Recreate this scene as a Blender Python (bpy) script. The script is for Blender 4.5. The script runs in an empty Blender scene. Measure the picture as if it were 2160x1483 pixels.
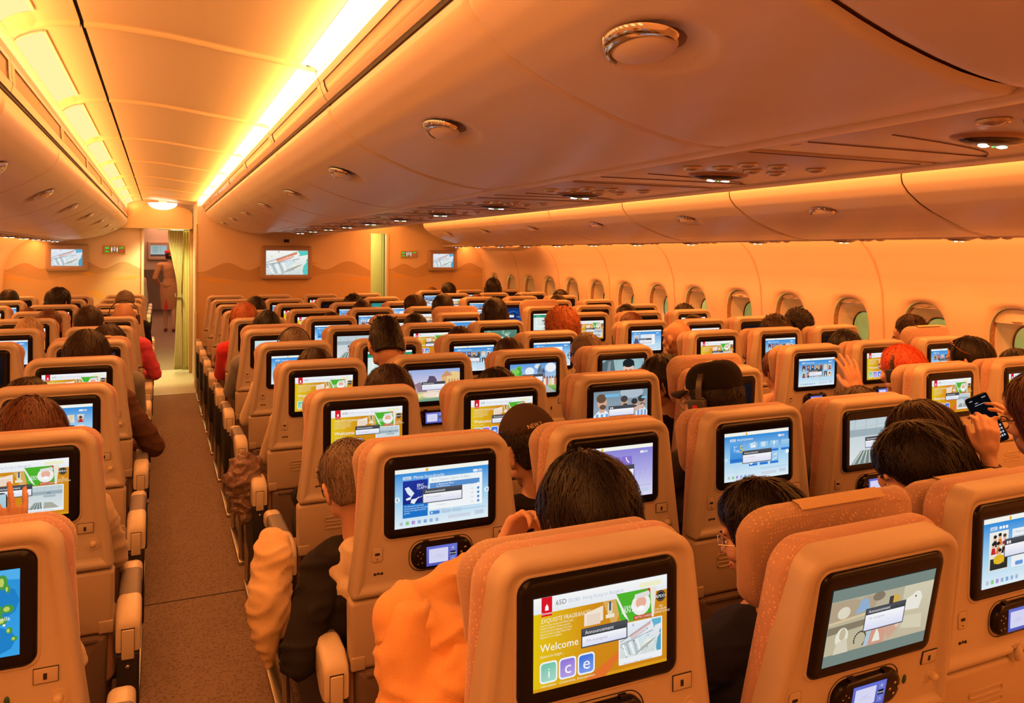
import bpy, bmesh, math, random
import numpy as np
from mathutils import Vector, Matrix, Euler, noise
R = math.radians
C = bpy.context.scene.collection
sc = bpy.context.scene
random.seed(7)

# ------------------------------------------------------------------ camera, world, light, exposure
CAMZ = 1.645
F_PX, YAW, PIT, ROL = 1660.1, 0.421, 0.0006, 0.0058
cd = bpy.data.cameras.new('camera'); cam = bpy.data.objects.new('camera', cd); C.objects.link(cam)
fw = Vector((math.sin(YAW)*math.cos(PIT), math.cos(YAW)*math.cos(PIT), -math.sin(PIT)))
rt = Vector((math.cos(YAW), -math.sin(YAW), 0)); up = rt.cross(fw)
rt2 = rt*math.cos(ROL)+up*math.sin(ROL); up2 = -rt*math.sin(ROL)+up*math.cos(ROL)
mw = Matrix((rt2, up2, -fw)).transposed().to_4x4(); mw.translation = (0, 0, CAMZ); cam.matrix_world = mw
cd.sensor_fit = 'HORIZONTAL'; cd.sensor_width = 36; cd.lens = 36*F_PX/2160; cd.shift_y = -206.02/2160
cd.clip_start = 0.02; cd.clip_end = 100
sc.camera = cam
sc.view_settings.view_transform = 'Standard'; sc.view_settings.look = 'None'
sc.view_settings.exposure = 0.0; sc.view_settings.gamma = 1.0; sc.view_settings.use_curve_mapping = False
sc.cycles.max_bounces = 7; sc.cycles.diffuse_bounces = 4; sc.cycles.glossy_bounces = 3
sc.cycles.transmission_bounces = 4; sc.cycles.transparent_max_bounces = 8; sc.cycles.caustics_reflective = False
sc.cycles.caustics_refractive = False; sc.cycles.sample_clamp_indirect = 4.0

w = bpy.data.worlds.new('apron_night'); sc.world = w; w.use_nodes = True
w.node_tree.nodes['Background'].inputs[0].default_value = (0.55, 0.50, 0.17, 1)
w.node_tree.nodes['Background'].inputs[1].default_value = 2.0

WASH = (1.0, .28, .050)
def area(name, loc, d, sx, sy, power, col=WASH, spread=180):
    l = bpy.data.lights.new(name, 'AREA'); l.shape = 'RECTANGLE'; l.size = sx; l.size_y = sy
    l.energy = power; l.color = col; l.spread = R(spread)
    o = bpy.data.objects.new(name, l); C.objects.link(o); o.location = loc
    z = -Vector(d).normalized(); y = Vector((0, 1, 0)); x = y.cross(z).normalized(); y = z.cross(x)
    m = Matrix((x, y, z)).transposed().to_4x4(); m.translation = loc; o.matrix_world = m
    return o
CX = 1.458                      # centre plane of the fuselage
Y0, Y1 = -3.75, 11.45           # length of cabin lit by the coves
YM, YL = (Y0+Y1)/2, Y1-Y0
def mx(x): return 2*CX-x
# mood-light coves above both aisles
area('cove_light', (0.452, YM, 2.205), (-.55, 0, 1), .03, YL, 125, (1, .37, .07))
area('cove_light', (mx(0.452), YM, 2.205), (.55, 0, 1), .03, YL, 125, (1, .37, .07))
area('cove_light', (-0.372, YM, 2.205), (.35, 0, 1), .03, YL, 40, (1, .37, .07))
area('cove_light', (mx(-0.372), YM, 2.205), (-.35, 0, 1), .03, YL, 40, (1, .37, .07))
# added room fill below mid-ceiling, and the diffusers' own light across the aisles
area('room_fill', (0.05, YM, 2.262), (0.1, 0, -1), .30, YL, 68, WASH)
area('diffuser_wash', (-.345, YM, 2.262), (.85, 0, -.5), .07, YL, 42, WASH)
area('diffuser_wash', (2.50, YM, 2.235), (.85, 0, -.5), .05, YL, 55, WASH)
area('room_fill', (mx(0.05), YM, 2.262), (-0.1, 0, -1), .30, YL, 165, WASH)
# side-wall wash hidden under the outer bins
area('wall_wash', (4.335, YM, 1.782), (.22, 0, -1), .06, YL, 125, WASH)
area('wall_wash', (mx(4.335), YM, 1.782), (-.22, 0, -1), .06, YL, 110, WASH)
# the galley and door area beyond the curtain has whiter light
area('galley_light', (0.15, 12.3, 2.28), (0, -.25, -1), .5, .7, 40, (1, .86, .30))
area('galley_light', (2.8, 12.2, 2.2), (.1, -.2, -1), .5, .7, 22, (1, .86, .30))
area('cabin_light', (0.1, 18.0, 2.29), (0, 0, -1), .8, 9, 110, (1, .42, .20))

# ------------------------------------------------------------------ materials
def lin(c): return tuple((v/12.92 if v <= .04045 else ((v+.055)/1.055)**2.4) for v in c)
def hexc(h): return lin(tuple(int(h[i:i+2], 16)/255 for i in (0, 2, 4)))
MATS = {}
def mat(name, col, rough=.5, metal=0, spec=.5, bump=0, bscale=200, var=0, vscale=8, emit=0, sheen=0, coat=0):
    if name in MATS: return MATS[name]
    m = bpy.data.materials.new(name); m.use_nodes = True; nt = m.node_tree; b = nt.nodes['Principled BSDF']
    b.inputs['Base Color'].default_value = (*col, 1); b.inputs['Roughness'].default_value = rough
    b.inputs['Metallic'].default_value = metal; b.inputs['Specular IOR Level'].default_value = spec
    if sheen: b.inputs['Sheen Weight'].default_value = sheen
    if coat: b.inputs['Coat Weight'].default_value = coat; b.inputs['Coat Roughness'].default_value = .08
    if emit:
        b.inputs['Emission Color'].default_value = (*col, 1); b.inputs['Emission Strength'].default_value = emit
    tc = nt.nodes.new('ShaderNodeTexCoord')
    if bump:
        n = nt.nodes.new('ShaderNodeTexNoise'); n.inputs['Scale'].default_value = bscale; n.inputs['Detail'].default_value = 3
        bp = nt.nodes.new('ShaderNodeBump'); bp.inputs['Strength'].default_value = bump; bp.inputs['Distance'].default_value = .003
        nt.links.new(tc.outputs['Object'], n.inputs['Vector']); nt.links.new(n.outputs['Fac'], bp.inputs['Height'])
        nt.links.new(bp.outputs['Normal'], b.inputs['Normal'])
    if var:
        n = nt.nodes.new('ShaderNodeTexNoise'); n.inputs['Scale'].default_value = vscale; n.inputs['Detail'].default_value = 4
        r = nt.nodes.new('ShaderNodeValToRGB'); r.color_ramp.elements[0].position = .35; r.color_ramp.elements[1].position = .65
        r.color_ramp.elements[0].color = (*[c*(1-var) for c in col], 1); r.color_ramp.elements[1].color = (*[min(1, c*(1+var)) for c in col], 1)
        nt.links.new(tc.outputs['Object'], n.inputs['Vector']); nt.links.new(n.outputs['Fac'], r.inputs['Fac'])
        nt.links.new(r.outputs['Color'], b.inputs['Base Color'])
    MATS[name] = m; return m
SHELL = mat('seat_shell_plastic', (.52, .45, .37), .42, bump=.08, bscale=900)
BIN = mat('bin_plastic', (.67, .61, .60), .33, bump=.02, bscale=300)
CEIL = mat('ceiling_plastic', (.66, .58, .48), .4)
LINING = mat('lining_plastic', (.78, .66, .56), .48)
TRIM = mat('beige_trim', (.60, .51, .40), .45)
RAIL = mat('glossy_rail', (.22, .13, .12), .3, coat=.25)
DARK = mat('dark_gap', (.015, .012, .012), .7)
BLACK = mat('black_gloss', (.009, .008, .009), .22, spec=.22)
BLACKM = mat('black_matt', (.02, .019, .022), .55, bump=.1, bscale=500)
CHROME = mat('chrome', (.85, .83, .80), .08, 1)
METAL = mat('brushed_metal', (.55, .52, .48), .35, 1)
GREYP = mat('grey_armrest_pad', (.20, .18, .19), .5, bump=.1, bscale=500)
CAPP = mat('cream_armrest_plastic', (.72, .63, .50), .35)
TRAYP = mat('tray_plastic', (.47, .38, .29), .45, bump=.05, bscale=800)
POCKET = mat('pocket_fabric', (.17, .12, .10), .9, bump=.5, bscale=700)
CUSH = mat('seat_cushion_fabric', (.42, .27, .24), .9, bump=.5, bscale=600, var=.15, vscale=60, sheen=.3)
LENS = mat('smoked_lens', (.03, .02, .018), .2)
VENTM = mat('vent_cup', (.32, .24, .22), .25, coat=.5)

def fabric_headrest(name, c1, c2, dot):
    m = bpy.data.materials.new(name); m.use_nodes = True; nt = m.node_tree; b = nt.nodes['Principled BSDF']
    b.inputs['Roughness'].default_value = .9; b.inputs['Sheen Weight'].default_value = .3
    tc = nt.nodes.new('ShaderNodeTexCoord')
    wv = nt.nodes.new('ShaderNodeTexNoise'); wv.inputs['Scale'].default_value = 5; wv.inputs['Detail'].default_value = 1
    mixv = nt.nodes.new('ShaderNodeMix'); mixv.data_type = 'VECTOR'; mixv.inputs[0].default_value = .12
    nt.links.new(tc.outputs['Object'], wv.inputs['Vector']); nt.links.new(tc.outputs['Object'], mixv.inputs[4]); nt.links.new(wv.outputs['Color'], mixv.inputs[5])
    vo = nt.nodes.new('ShaderNodeTexVoronoi'); vo.inputs['Scale'].default_value = 150; vo.inputs['Randomness'].default_value = .25
    nt.links.new(mixv.outputs[1], vo.inputs['Vector'])
    lt = nt.nodes.new('ShaderNodeMath'); lt.operation = 'LESS_THAN'; lt.inputs[1].default_value = .26
    nt.links.new(vo.outputs['Distance'], lt.inputs[0])
    bw = nt.nodes.new('ShaderNodeTexNoise'); bw.inputs['Scale'].default_value = 9; nt.links.new(tc.outputs['Object'], bw.inputs['Vector'])
    g = nt.nodes.new('ShaderNodeMath'); g.operation = 'GREATER_THAN'; g.inputs[1].default_value = .46; nt.links.new(bw.outputs['Fac'], g.inputs[0])
    mu = nt.nodes.new('ShaderNodeMath'); mu.operation = 'MULTIPLY'; nt.links.new(lt.outputs[0], mu.inputs[0]); nt.links.new(g.outputs[0], mu.inputs[1])
    base = nt.nodes.new('ShaderNodeMix'); base.data_type = 'RGBA'; base.inputs[6].default_value = (*c1, 1); base.inputs[7].default_value = (*c2, 1)
    bn = nt.nodes.new('ShaderNodeTexNoise'); bn.inputs['Scale'].default_value = 4; nt.links.new(tc.outputs['Object'], bn.inputs['Vector']); 
    nt.links.new(bn.outputs['Fac'], base.inputs[0])
    mx_ = nt.nodes.new('ShaderNodeMix'); mx_.data_type = 'RGBA'; mx_.inputs[7].default_value = (*dot, 1)
    nt.links.new(mu.outputs[0], mx_.inputs[0]); nt.links.new(base.outputs[2], mx_.inputs[6]); nt.links.new(mx_.outputs[2], b.inputs['Base Color'])
    bp = nt.nodes.new('ShaderNodeBump'); bp.inputs['Strength'].default_value = .35; bp.inputs['Distance'].default_value = .002
    nt.links.new(vo.outputs['Distance'], bp.inputs['Height']); nt.links.new(bp.outputs['Normal'], b.inputs['Normal'])
    return m
HEADF = fabric_headrest('headrest_fabric', (.50, .29, .30), (.42, .36, .24), (.74, .50, .32))
BACKF = fabric_headrest('backrest_fabric', (.52, .28, .28), (.48, .36, .26), (.76, .48, .34))

def carpet():
    m = bpy.data.materials.new('aisle_carpet'); m.use_nodes = True; nt = m.node_tree; b = nt.nodes['Principled BSDF']
    b.inputs['Roughness'].default_value = .95; b.inputs['Specular IOR Level'].default_value = .1
    tc = nt.nodes.new('ShaderNodeTexCoord'); n = nt.nodes.new('ShaderNodeTexVoronoi'); n.inputs['Scale'].default_value = 75
    n2 = nt.nodes.new('ShaderNodeTexNoise'); n2.inputs['Scale'].default_value = 260; n2.inputs['Detail'].default_value = 2
    nt.links.new(tc.outputs['Object'], n.inputs['Vector']); nt.links.new(tc.outputs['Object'], n2.inputs['Vector'])
    ad = nt.nodes.new('ShaderNodeMath'); nt.links.new(n.outputs['Distance'], ad.inputs[0]); nt.links.new(n2.outputs['Fac'], ad.inputs[1])
    r = nt.nodes.new('ShaderNodeValToRGB'); r.color_ramp.elements[0].position = .5; r.color_ramp.elements[1].position = 1.1
    r.color_ramp.elements[0].color = (.15, .10, .075, 1); r.color_ramp.elements[1].color = (.32, .24, .20, 1)
    nt.links.new(ad.outputs[0], r.inputs['Fac']); nt.links.new(r.outputs['Color'], b.inputs['Base Color'])
    bp = nt.nodes.new('ShaderNodeBump'); bp.inputs['Strength'].default_value = .6; bp.inputs['Distance'].default_value = .004
    nt.links.new(ad.outputs[0], bp.inputs['Height']); nt.links.new(bp.outputs['Normal'], b.inputs['Normal'])
    return m
CARPET = carpet()
LINO = mat('door_area_vinyl', (.45, .46, .36), .6, var=.12, vscale=30)

def display_mat(name, strength):
    m = bpy.data.materials.new(name); m.use_nodes = True; nt = m.node_tree; nt.nodes.clear()
    a = nt.nodes.new('ShaderNodeAttribute'); a.attribute_name = 'Col'
    e = nt.nodes.new('ShaderNodeEmission'); e.inputs['Strength'].default_value = strength
    o = nt.nodes.new('ShaderNodeOutputMaterial'); nt.links.new(a.outputs['Color'], e.inputs['Color']); nt.links.new(e.outputs[0], o.inputs[0])
    m.cycles.emission_sampling = 'NONE'; return m
DISP = display_mat('lit_display', .92)
def emit_mat(name, col, s, sample=False):
    m = bpy.data.materials.new(name); m.use_nodes = True; nt = m.node_tree; nt.nodes.clear()
    e = nt.nodes.new('ShaderNodeEmission'); e.inputs['Strength'].default_value = s; e.inputs['Color'].default_value = (*col, 1)
    o = nt.nodes.new('ShaderNodeOutputMaterial'); nt.links.new(e.outputs[0], o.inputs[0])
    if not sample: m.cycles.emission_sampling = 'NONE'
    return m
LED = emit_mat('reading_led', (1, .93, .78), 6)
GREENLED = emit_mat('green_led', (.1, 1, .2), 2)
DIFFUSER = emit_mat('ceiling_diffuser', (1, .62, .26), 1.45)
DIFFUSER2 = emit_mat('cove_diffuser', (1, .80, .42), 2.6)
BOWL = emit_mat('bowl_lamp_glass', (1, .86, .62), 2.4, True)

# ------------------------------------------------------------------ mesh helpers
class M:
    def __init__(s): s.v = []; s.f = []; s.m = []; s.c = None
    def add(s, vs, fs, mi=0):
        o = len(s.v); s.v += [tuple(v) for v in vs]; s.f += [tuple(i+o for i in f) for f in fs]; s.m += [mi]*len(fs); return s
    def box(s, x0, x1, y0, y1, z0, z1, mi=0, b=0):
        if b:
            bm = bmesh.new(); bmesh.ops.create_cube(bm, size=1)
            bmesh.ops.scale(bm, vec=(x1-x0, y1-y0, z1-z0), verts=bm.verts); bmesh.ops.translate(bm, vec=((x0+x1)/2, (y0+y1)/2, (z0+z1)/2), verts=bm.verts)
            bmesh.ops.bevel(bm, geom=bm.edges[:], offset=b, segments=3, profile=.5, affect='EDGES')
            bm.verts.index_update(); r = s.add([v.co[:] for v in bm.verts], [[v.index for v in f.verts] for f in bm.faces], mi); bm.free(); return r
        vs = [(x, y, z) for x in (x0, x1) for y in (y0, y1) for z in (z0, z1)]
        return s.add(vs, [(0, 1, 3, 2), (4, 6, 7, 5), (0, 4, 5, 1), (2, 3, 7, 6), (0, 2, 6, 4), (1, 5, 7, 3)], mi)
    def loft(s, loops, mi=0, cap0=True, cap1=True, closed=True):
        n = len(loops[0]); vs = [p for l in loops for p in l]; fs = []
        for i in range(len(loops)-1):
            for j in range(n if closed else n-1):
                a = i*n+j; b_ = i*n+(j+1) % n; fs.append((a, b_, b_+n, a+n))
        if cap0: fs.append(tuple(range(n))[::-1])
        if cap1: fs.append(tuple((len(loops)-1)*n+j for j in range(n)))
        return s.add(vs, fs, mi)
    def ell(s, c, r, mi=0, rot=None, nu=16, nv=10, v0=0, v1=1):
        loops = []
        for i in range(nv+1):
            t = math.pi*(v0+(v1-v0)*i/nv); z = -math.cos(t); q = max(math.sin(t), 1e-4); lp = []
            for j in range(nu):
                a = 2*math.pi*j/nu; p = Vector((r[0]*q*math.cos(a), r[1]*q*math.sin(a), r[2]*z))
                if rot is not None: p = rot @ p
                lp.append(tuple(p+Vector(c)))
            loops.append(lp)
        return s.loft(loops, mi)
    def cap(s, p0, r0, p1, r1, mi=0, n=12, sq=1.0):
        p0 = Vector(p0); p1 = Vector(p1); d = p1-p0; L = max(d.length, 1e-5); d = d/L
        a = d.orthogonal().normalized() if abs(d.z) > .999 else Vector((0, 0, 1)).cross(d).normalized(); b = d.cross(a)
        loops = []
        for k in range(4): 
            t = math.pi/2*k/4; loops.append((p0-d*r0*math.cos(t), r0*max(math.sin(t), .02)))
        loops.append((p0, r0)); loops.append((p1, r1))
        for k in range(3, -1, -1):
            t = math.pi/2*k/4; loops.append((p1+d*r1*math.cos(t), r1*max(math.sin(t), .02)))
        out = [[tuple(c+(a*math.cos(2*math.pi*j/n)+b*math.sin(2*math.pi*j/n)*sq)*rr) for j in range(n)] for c, rr in loops]
        return s.loft(out, mi)
    def tube(s, pts, r, mi=0, n=8):
        pts = [Vector(p) for p in pts]; loops = []; prev = None
        for i, p in enumerate(pts):
            d = (pts[min(i+1, len(pts)-1)]-pts[max(i-1, 0)]).normalized()
            if prev is None: a = d.orthogonal().normalized()
            else: a = (prev-d*prev.dot(d)).normalized()
            prev = a; b = d.cross(a); rr = r[i] if isinstance(r, (list, tuple)) else r
            loops.append([tuple(p+(a*math.cos(2*math.pi*j/n)+b*math.sin(2*math.pi*j/n))*rr) for j in range(n)])
        return s.loft(loops, mi)
    def xf(s, mtx):
        s.v = [tuple(mtx @ Vector(v)) for v in s.v]; return s
    def join(s, o, mi=None):
        k = len(s.v); s.v += o.v; s.f += [tuple(i+k for i in f) for f in o.f]; s.m += (o.m if mi is None else [mi]*len(o.f)); return s
def mesh(name, m, mats, smooth=True, angle=40):
    me = bpy.data.meshes.new(name); me.from_pydata(m.v, [], m.f)
    for k in (mats if isinstance(mats, (list, tuple)) else [mats]): me.materials.append(k)
    me.polygons.foreach_set('material_index', m.m)
    if smooth:
        me.polygons.foreach_set('use_smooth', [True]*len(m.f)); me.update()
        try: me.set_sharp_from_angle(angle=R(angle))
        except Exception: pass
    me.update(); return me
def link(name, me, parent=None, loc=None):
    o = bpy.data.objects.new(name, me); C.objects.link(o)
    if parent is not None: o.parent = parent
    if loc is not None: o.location = loc
    return o
def obj(name, m, mats, parent=None, smooth=True, angle=40, loc=None):
    bm = bmesh.new(); me = mesh(name, m, mats, False); bm.from_mesh(me); bmesh.ops.recalc_face_normals(bm, faces=bm.faces); bm.to_mesh(me); bm.free()
    if smooth:
        me.polygons.foreach_set('use_smooth', [True]*len(me.polygons)); me.update()
        me.set_sharp_from_angle(angle=R(angle))
    return link(name, me, parent, loc)
def thing(name, label, cat, loc=(0, 0, 0), rotz=0, group=None):
    o = bpy.data.objects.new(name, None); C.objects.link(o); o.empty_display_size = .1
    o.location = loc; o.rotation_euler = (0, 0, rotz); tag(o, label, cat, group); return o
def tag(o, label, cat, group=None):
    o['label'] = label; o['category'] = cat
    if group: o['group'] = group
    return o
def struct(name, m, mats, parent=None, **k):
    o = obj(name, m, mats, parent, **k); o['kind'] = 'structure'; return o
def dup(root, loc=None, rotz=None, label=None, group=None, swap=None):
    r = root.copy(); C.objects.link(r)
    if loc is not None: r.location = loc
    if rotz is not None: r.rotation_euler = (0, 0, rotz)
    if label: r['label'] = label
    if group: r['group'] = group
    for ch in KIDS(root):
        c = ch.copy(); C.objects.link(c); c.parent = r; NEWK.setdefault(r.name, []).append(c)
        if swap and base(ch) in swap: c.data = swap[base(ch)]
        for g in KIDS(ch):
            d = g.copy(); C.objects.link(d); d.parent = c; NEWK.setdefault(c.name, []).append(d)
            if swap and base(g) in swap: d.data = swap[base(g)]
    return r
NEWK = {}
def KIDS(o): return NEWK[o.name] if o.name in NEWK else list(o.children)
def base(o): return o.name.split('.')[0]
def rrect(hw0, hw1, z0, z1, rb, rt_, n=6, off=0):
    """rounded outline in x,z: half width hw0 at the bottom z0 and hw1 at the top z1"""
    hw0 -= off; hw1 -= off; z0 += off; z1 -= off; rb = max(rb-off, .001); rt_ = max(rt_-off, .001); pts = []
    for cx, cz, r, a0 in ((hw1-rt_, z1-rt_, rt_, 0), (-(hw1-rt_), z1-rt_, rt_, 90), (-(hw0-rb), z0+rb, rb, 180), (hw0-rb, z0+rb, rb, 270)):
        for k in range(n+1):
            a = R(a0+90*k/n); pts.append((cx+r*math.cos(a), cz+r*math.sin(a)))
    return pts
def plate(m, outline, steps, mi=0, cap=True, x0=0, z0=0, cap0=False):
    """outline(off) -> pts ; steps = [(off, y)...] from front to the back (towards -y)"""
    loops = [[(x+x0, y, z+z0) for x, z in outline(o)] for o, y in steps]
    return m.loft(loops, mi, cap0=cap0, cap1=cap)
ORD = ['', 'first', 'second', 'third', 'fourth', 'fifth', 'sixth', 'seventh', 'eighth', 'ninth', 'tenth', 'eleventh', 'twelfth', 'thirteenth', 'fourteenth', 'fifteenth']
# ------------------------------------------------------------------ the cabin shell
HWALL = 4.70
wprof = [(0, 4.52), (.25, 4.60), (.55, 4.67), (.80, 4.70), (1.06, 4.70), (1.38, 4.68), (1.50, 4.645), (1.60, 4.60), (1.68, 4.54), (1.75, 4.46), (1.80, 4.38), (1.83, 4.25)]
def wx(z):
    for (a, xa), (b, xb) in zip(wprof, wprof[1:]):
        if z <= b: return xa+(xb-xa)*(z-a)/(b-a)
    return wprof[-1][1]
YB = 11.5            # outer bulkheads / door frames
YC = 10.2            # centre bulkhead
YBACK = -3.8
fl = M(); fl.box(-2.2, 5.2, YBACK, 9.86, -.06, 0); struct('floor', fl, CARPET, smooth=False)
fl = M(); fl.box(-2.2, 5.2, 9.862, 11.9, -.06, 0.0); struct('floor_door_area', fl, LINO, smooth=False)
fl = M(); fl.box(-2.2, 5.2, 11.902, 30, -.06, 0.0); struct('floor_forward', fl, CARPET, smooth=False)
tr = M(); tr.box(-.12, .44, 9.855, 9.867, -.001, .003); struct('trim_1', tr, METAL, smooth=False)
tr = M(); tr.box(-.12, .44, 11.895, 11.91, -.001, .003); struct('trim_2', tr, METAL, smooth=False)
tr = M(); tr.box(-.14, .50, 4.02, 4.028, -.001, .0015); struct('trim_3', tr, DARK, smooth=False)
for k, (sx) in enumerate((.425, .455, .485)):
    tr = M(); tr.box(sx-.006, sx+.006, Y0, 9.8, 0, .006, b=.002); struct('trim_%d' % (4+k), tr, mat('seat_track', (.25, .2, .18), .4, .6), smooth=False)

# side wall with window openings, right side (full detail) and left side
def window_outline(hw, z0, z1, n=40, p=2.6):
    zc = (z0+z1)/2; hz = (z1-z0)/2; out = []
    for k in range(n):
        a = 2*math.pi*k/n+math.pi/n; c, s_ = math.cos(a), math.sin(a)
        out.append((hw*math.copysign(abs(c)**(2/p), c), zc+hz*math.copysign(abs(s_)**(2/p), s_)))
    return out
WP = .62; WZ0, WZ1 = .90, 1.33
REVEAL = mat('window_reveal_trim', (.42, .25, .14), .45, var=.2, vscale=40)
def side_wall(sgn, name, ystart, n, windows):
    m = M()
    def X(z, add=0): return CX+sgn*(wx(z)-CX+add)
    zlo, zhi = .78, 1.46
    ya, yb_ = ystart-WP/2, ystart+WP*(n-.5)
    def strip(zs):
        loops = [[(X(z), y, z) for z in zs] for y in np.linspace(ya, yb_, n+1)]
        m.loft(loops, 0, False, False, closed=False)
    strip([0, .2, .4, .6, .7, zlo]); strip([zhi, 1.50, 1.55, 1.60, 1.64, 1.68, 1.72, 1.75, 1.78, 1.80, 1.83])
    if ya > YBACK: 
        for zs in ([0, .2, .4, .6, .8, 1.0, 1.2, 1.4, 1.50, 1.55, 1.60, 1.64, 1.68, 1.72, 1.75, 1.78, 1.80, 1.83],):
            m.loft([[(X(z), y, z) for z in zs] for y in (YBACK, ya)], 0, False, False, closed=False)
            m.loft([[(X(z), y, z) for z in zs] for y in (yb_, 30)], 0, False, False, closed=False)
    N = 40
    for i in range(n):
        yc = ystart+WP*i; hole = window_outline(.165, WZ0, WZ1, N)
        # cell boundary points at the same angle
        zc = (zlo+zhi)/2; hz = (zhi-zlo)/2; hy = WP/2; bound = []
        for k in range(N):
            a = 2*math.pi*k/N+math.pi/N; c, s_ = math.cos(a), math.sin(a); t = min(hy/max(abs(c), 1e-6), hz/max(abs(s_), 1e-6))
            bound.append((c*t, zc+s_*t))
        for a, sy, sz in ((5, 1, 1), (14, -1, 1), (25, -1, -1), (34, 1, -1)): bound[a] = (sy*hy, zc+sz*hz)     # snap to corners
        loops = []
        for t, d in ((0, 0), (.35, 0), (.6, 0), (.72, .001), (.82, .004), (.90, .010), (.96, .016), (1, .020)):
            loops.append([(X(bz*(1-t)+hz_*t, d), yc+by*(1-t)+hy_*t, bz*(1-t)+hz_*t) for (by, bz), (hy_, hz_) in zip(bound, hole)])
        m.loft(loops, 0, False, False)
    o = struct(name, m, LINING, angle=60)
    if not windows: return
    wm = None
    for i in range(n):
        yc = ystart+WP*i
        wroot = bpy.data.objects.new('window_%d' % (i+1), None); C.objects.link(wroot); wroot.location = (X(1.1), yc, 0); wroot['kind'] = 'structure'
        if wm is None:
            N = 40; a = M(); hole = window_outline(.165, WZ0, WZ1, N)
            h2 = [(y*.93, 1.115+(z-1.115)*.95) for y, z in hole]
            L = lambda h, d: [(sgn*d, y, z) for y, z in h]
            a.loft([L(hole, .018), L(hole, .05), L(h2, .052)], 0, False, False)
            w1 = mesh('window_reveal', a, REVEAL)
            b = M(); o1 = window_outline(.155, .905, 1.325, N, 2.6); o2 = window_outline(.120, .93, 1.235, N, 2.3); o3 = window_outline(.112, .94, 1.225, N, 2.3)
            b.loft([L(o1, .052), L([((y*.6+y2*.4), z*.6+z2*.4) for (y, z), (y2, z2) in zip(o1, o2)], .10), L(o2, .155), L(o3, .16)], 0, False, False)
            w2 = mesh('window_funnel', b, LINING)
            c = M(); c.loft([L(window_outline(.112, .94, 1.225, N, 2.3), .158), L(window_outline(.104, .95, 1.215, N, 2.3), .165)], 0, False, False)
            w2b = mesh('window_seal', c, BLACKM)
            d = M(); d.loft([L(o1, .060)], 0, True, False); 
            g = bpy.data.materials.new('cabin_window_pane'); g.use_nodes = True; nt = g.node_tree; nt.nodes.clear()
            tr_ = nt.nodes.new('ShaderNodeBsdfTransparent'); gl = nt.nodes.new('ShaderNodeBsdfGlossy'); gl.inputs['Roughness'].default_value = .03
            mi_ = nt.nodes.new('ShaderNodeMixShader'); mi_.inputs[0].default_value = .10; out = nt.nodes.new('ShaderNodeOutputMaterial')
            nt.links.new(tr_.outputs[0], mi_.inputs[1]); nt.links.new(gl.outputs[0], mi_.inputs[2]); nt.links.new(mi_.outputs[0], out.inputs[0])
            w3 = mesh('window_pane', d, g)
            wm = 1
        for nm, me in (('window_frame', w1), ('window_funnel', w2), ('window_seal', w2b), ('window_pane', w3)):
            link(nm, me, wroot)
        # raised shade, a little lower in some windows
        drop = {2: .055, 6: .02}.get(i, .0)+.038
        s_ = M(); pts = [(y, z) for y, z in window_outline(.160, .905, WZ1-.003, 60) if z >= WZ1-.003-drop]
        zz = WZ1-.003-drop; ymax = max(p[0] for p in pts); pts = sorted(pts); pts = [(-ymax, zz)]+pts+[(ymax, zz)]
        s_.loft([[(sgn*.034, y, z) for y, z in pts], [(sgn*.038, y, z) for y, z in pts]])
        sh = obj('shade', s_, LINING, wroot)
        hm = M(); hm.ell((sgn*.030, 0, zz+.014), (.006, .035, .006)); obj('shade_handle', hm, mat('shade_handle_plastic', (.62, .42, .28), .4), sh)
side_wall(1, 'wall_right', 1.85, 16, True)
side_wall(-1, 'wall_left', 1.85, 16, False)
# seams between lining panels
for k in range(8):
    y = 4.02-1.24+1.24*k
    if y > 11.3: break
    m = M(); zs = [0, .3, .6, .8, 1.06, 1.3, 1.4, 1.50, 1.56, 1.62, 1.68, 1.72, 1.76, 1.80]
    prof = [(-.006, 0), (-.004, -.004), (.004, -.004), (.006, 0)]
    m.loft([[(wx(z)+dx-.001, y+dy, z) for dy, dx in prof] for z in zs], 0, closed=False, cap0=False, cap1=False)
    struct('trim_%d' % (10+k), m, mat('seam_strip', (.62, .46, .30), .5))
# baseboard kick panel
b = M(); b.box(4.50, 4.60, YBACK, YB, 0, .18, b=.01); struct('baseboard_right', b, TRIM)

# back of the cabin (behind the camera) and shell above
b = M(); b.box(-2.3, 5.2, YBACK-.05, YBACK, 0, 2.4); struct('wall_back', b, LINING, smooth=False)

# ------------------------------------------------------------------ ceiling panels with transverse ribs
cprof = [(.43, 2.250), (.40, 2.256), (.322, 2.266), (.22, 2.279), (.12, 2.292), (.02, 2.304), (-.073, 2.311), (-.15, 2.313), (-.205, 2.3125)]
cprof2 = [(-.215, 2.3125), (-.27, 2.308), (-.32, 2.299), (-.350, 2.290), (-.380, 2.274), (-.398, 2.254), (-.404, 2.238)]
PB = 1.27; SEAM0 = 2.60
seams = [SEAM0+PB*k for k in range(-5, 8)]     # -3.75 .. 11.49
def ceiling_piece(side):
    m = M(); f = (lambda x: x) if side == 0 else mx
    ys = []
    for s_ in seams[:-1]:
        ys += [(s_+.0, .004), (s_+.008, .012), (s_+.016, .014), (s_+.028, .010), (s_+.036, .0), (s_+.06, 0), (s_+.4, 0), (s_+.8, 0), (s_+PB-.02, 0), (s_+PB-.004, 0)]
    for prof in (cprof, cprof2):
        m.loft([[(f(x), y, z-dz) for x, z in prof] for y, dz in ys], 0, False, False, closed=False)
    m.box(min(f(-.216), f(-.204)), max(f(-.216), f(-.204)), seams[0], YB, 2.318, 2.325, 1)
    m.box(min(f(-.5), f(.6)), max(f(-.5), f(.6)), seams[0], YB, 2.36, 2.37, 0)
    return m
struct('ceiling', ceiling_piece(0), [CEIL, DARK], angle=50)
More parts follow.
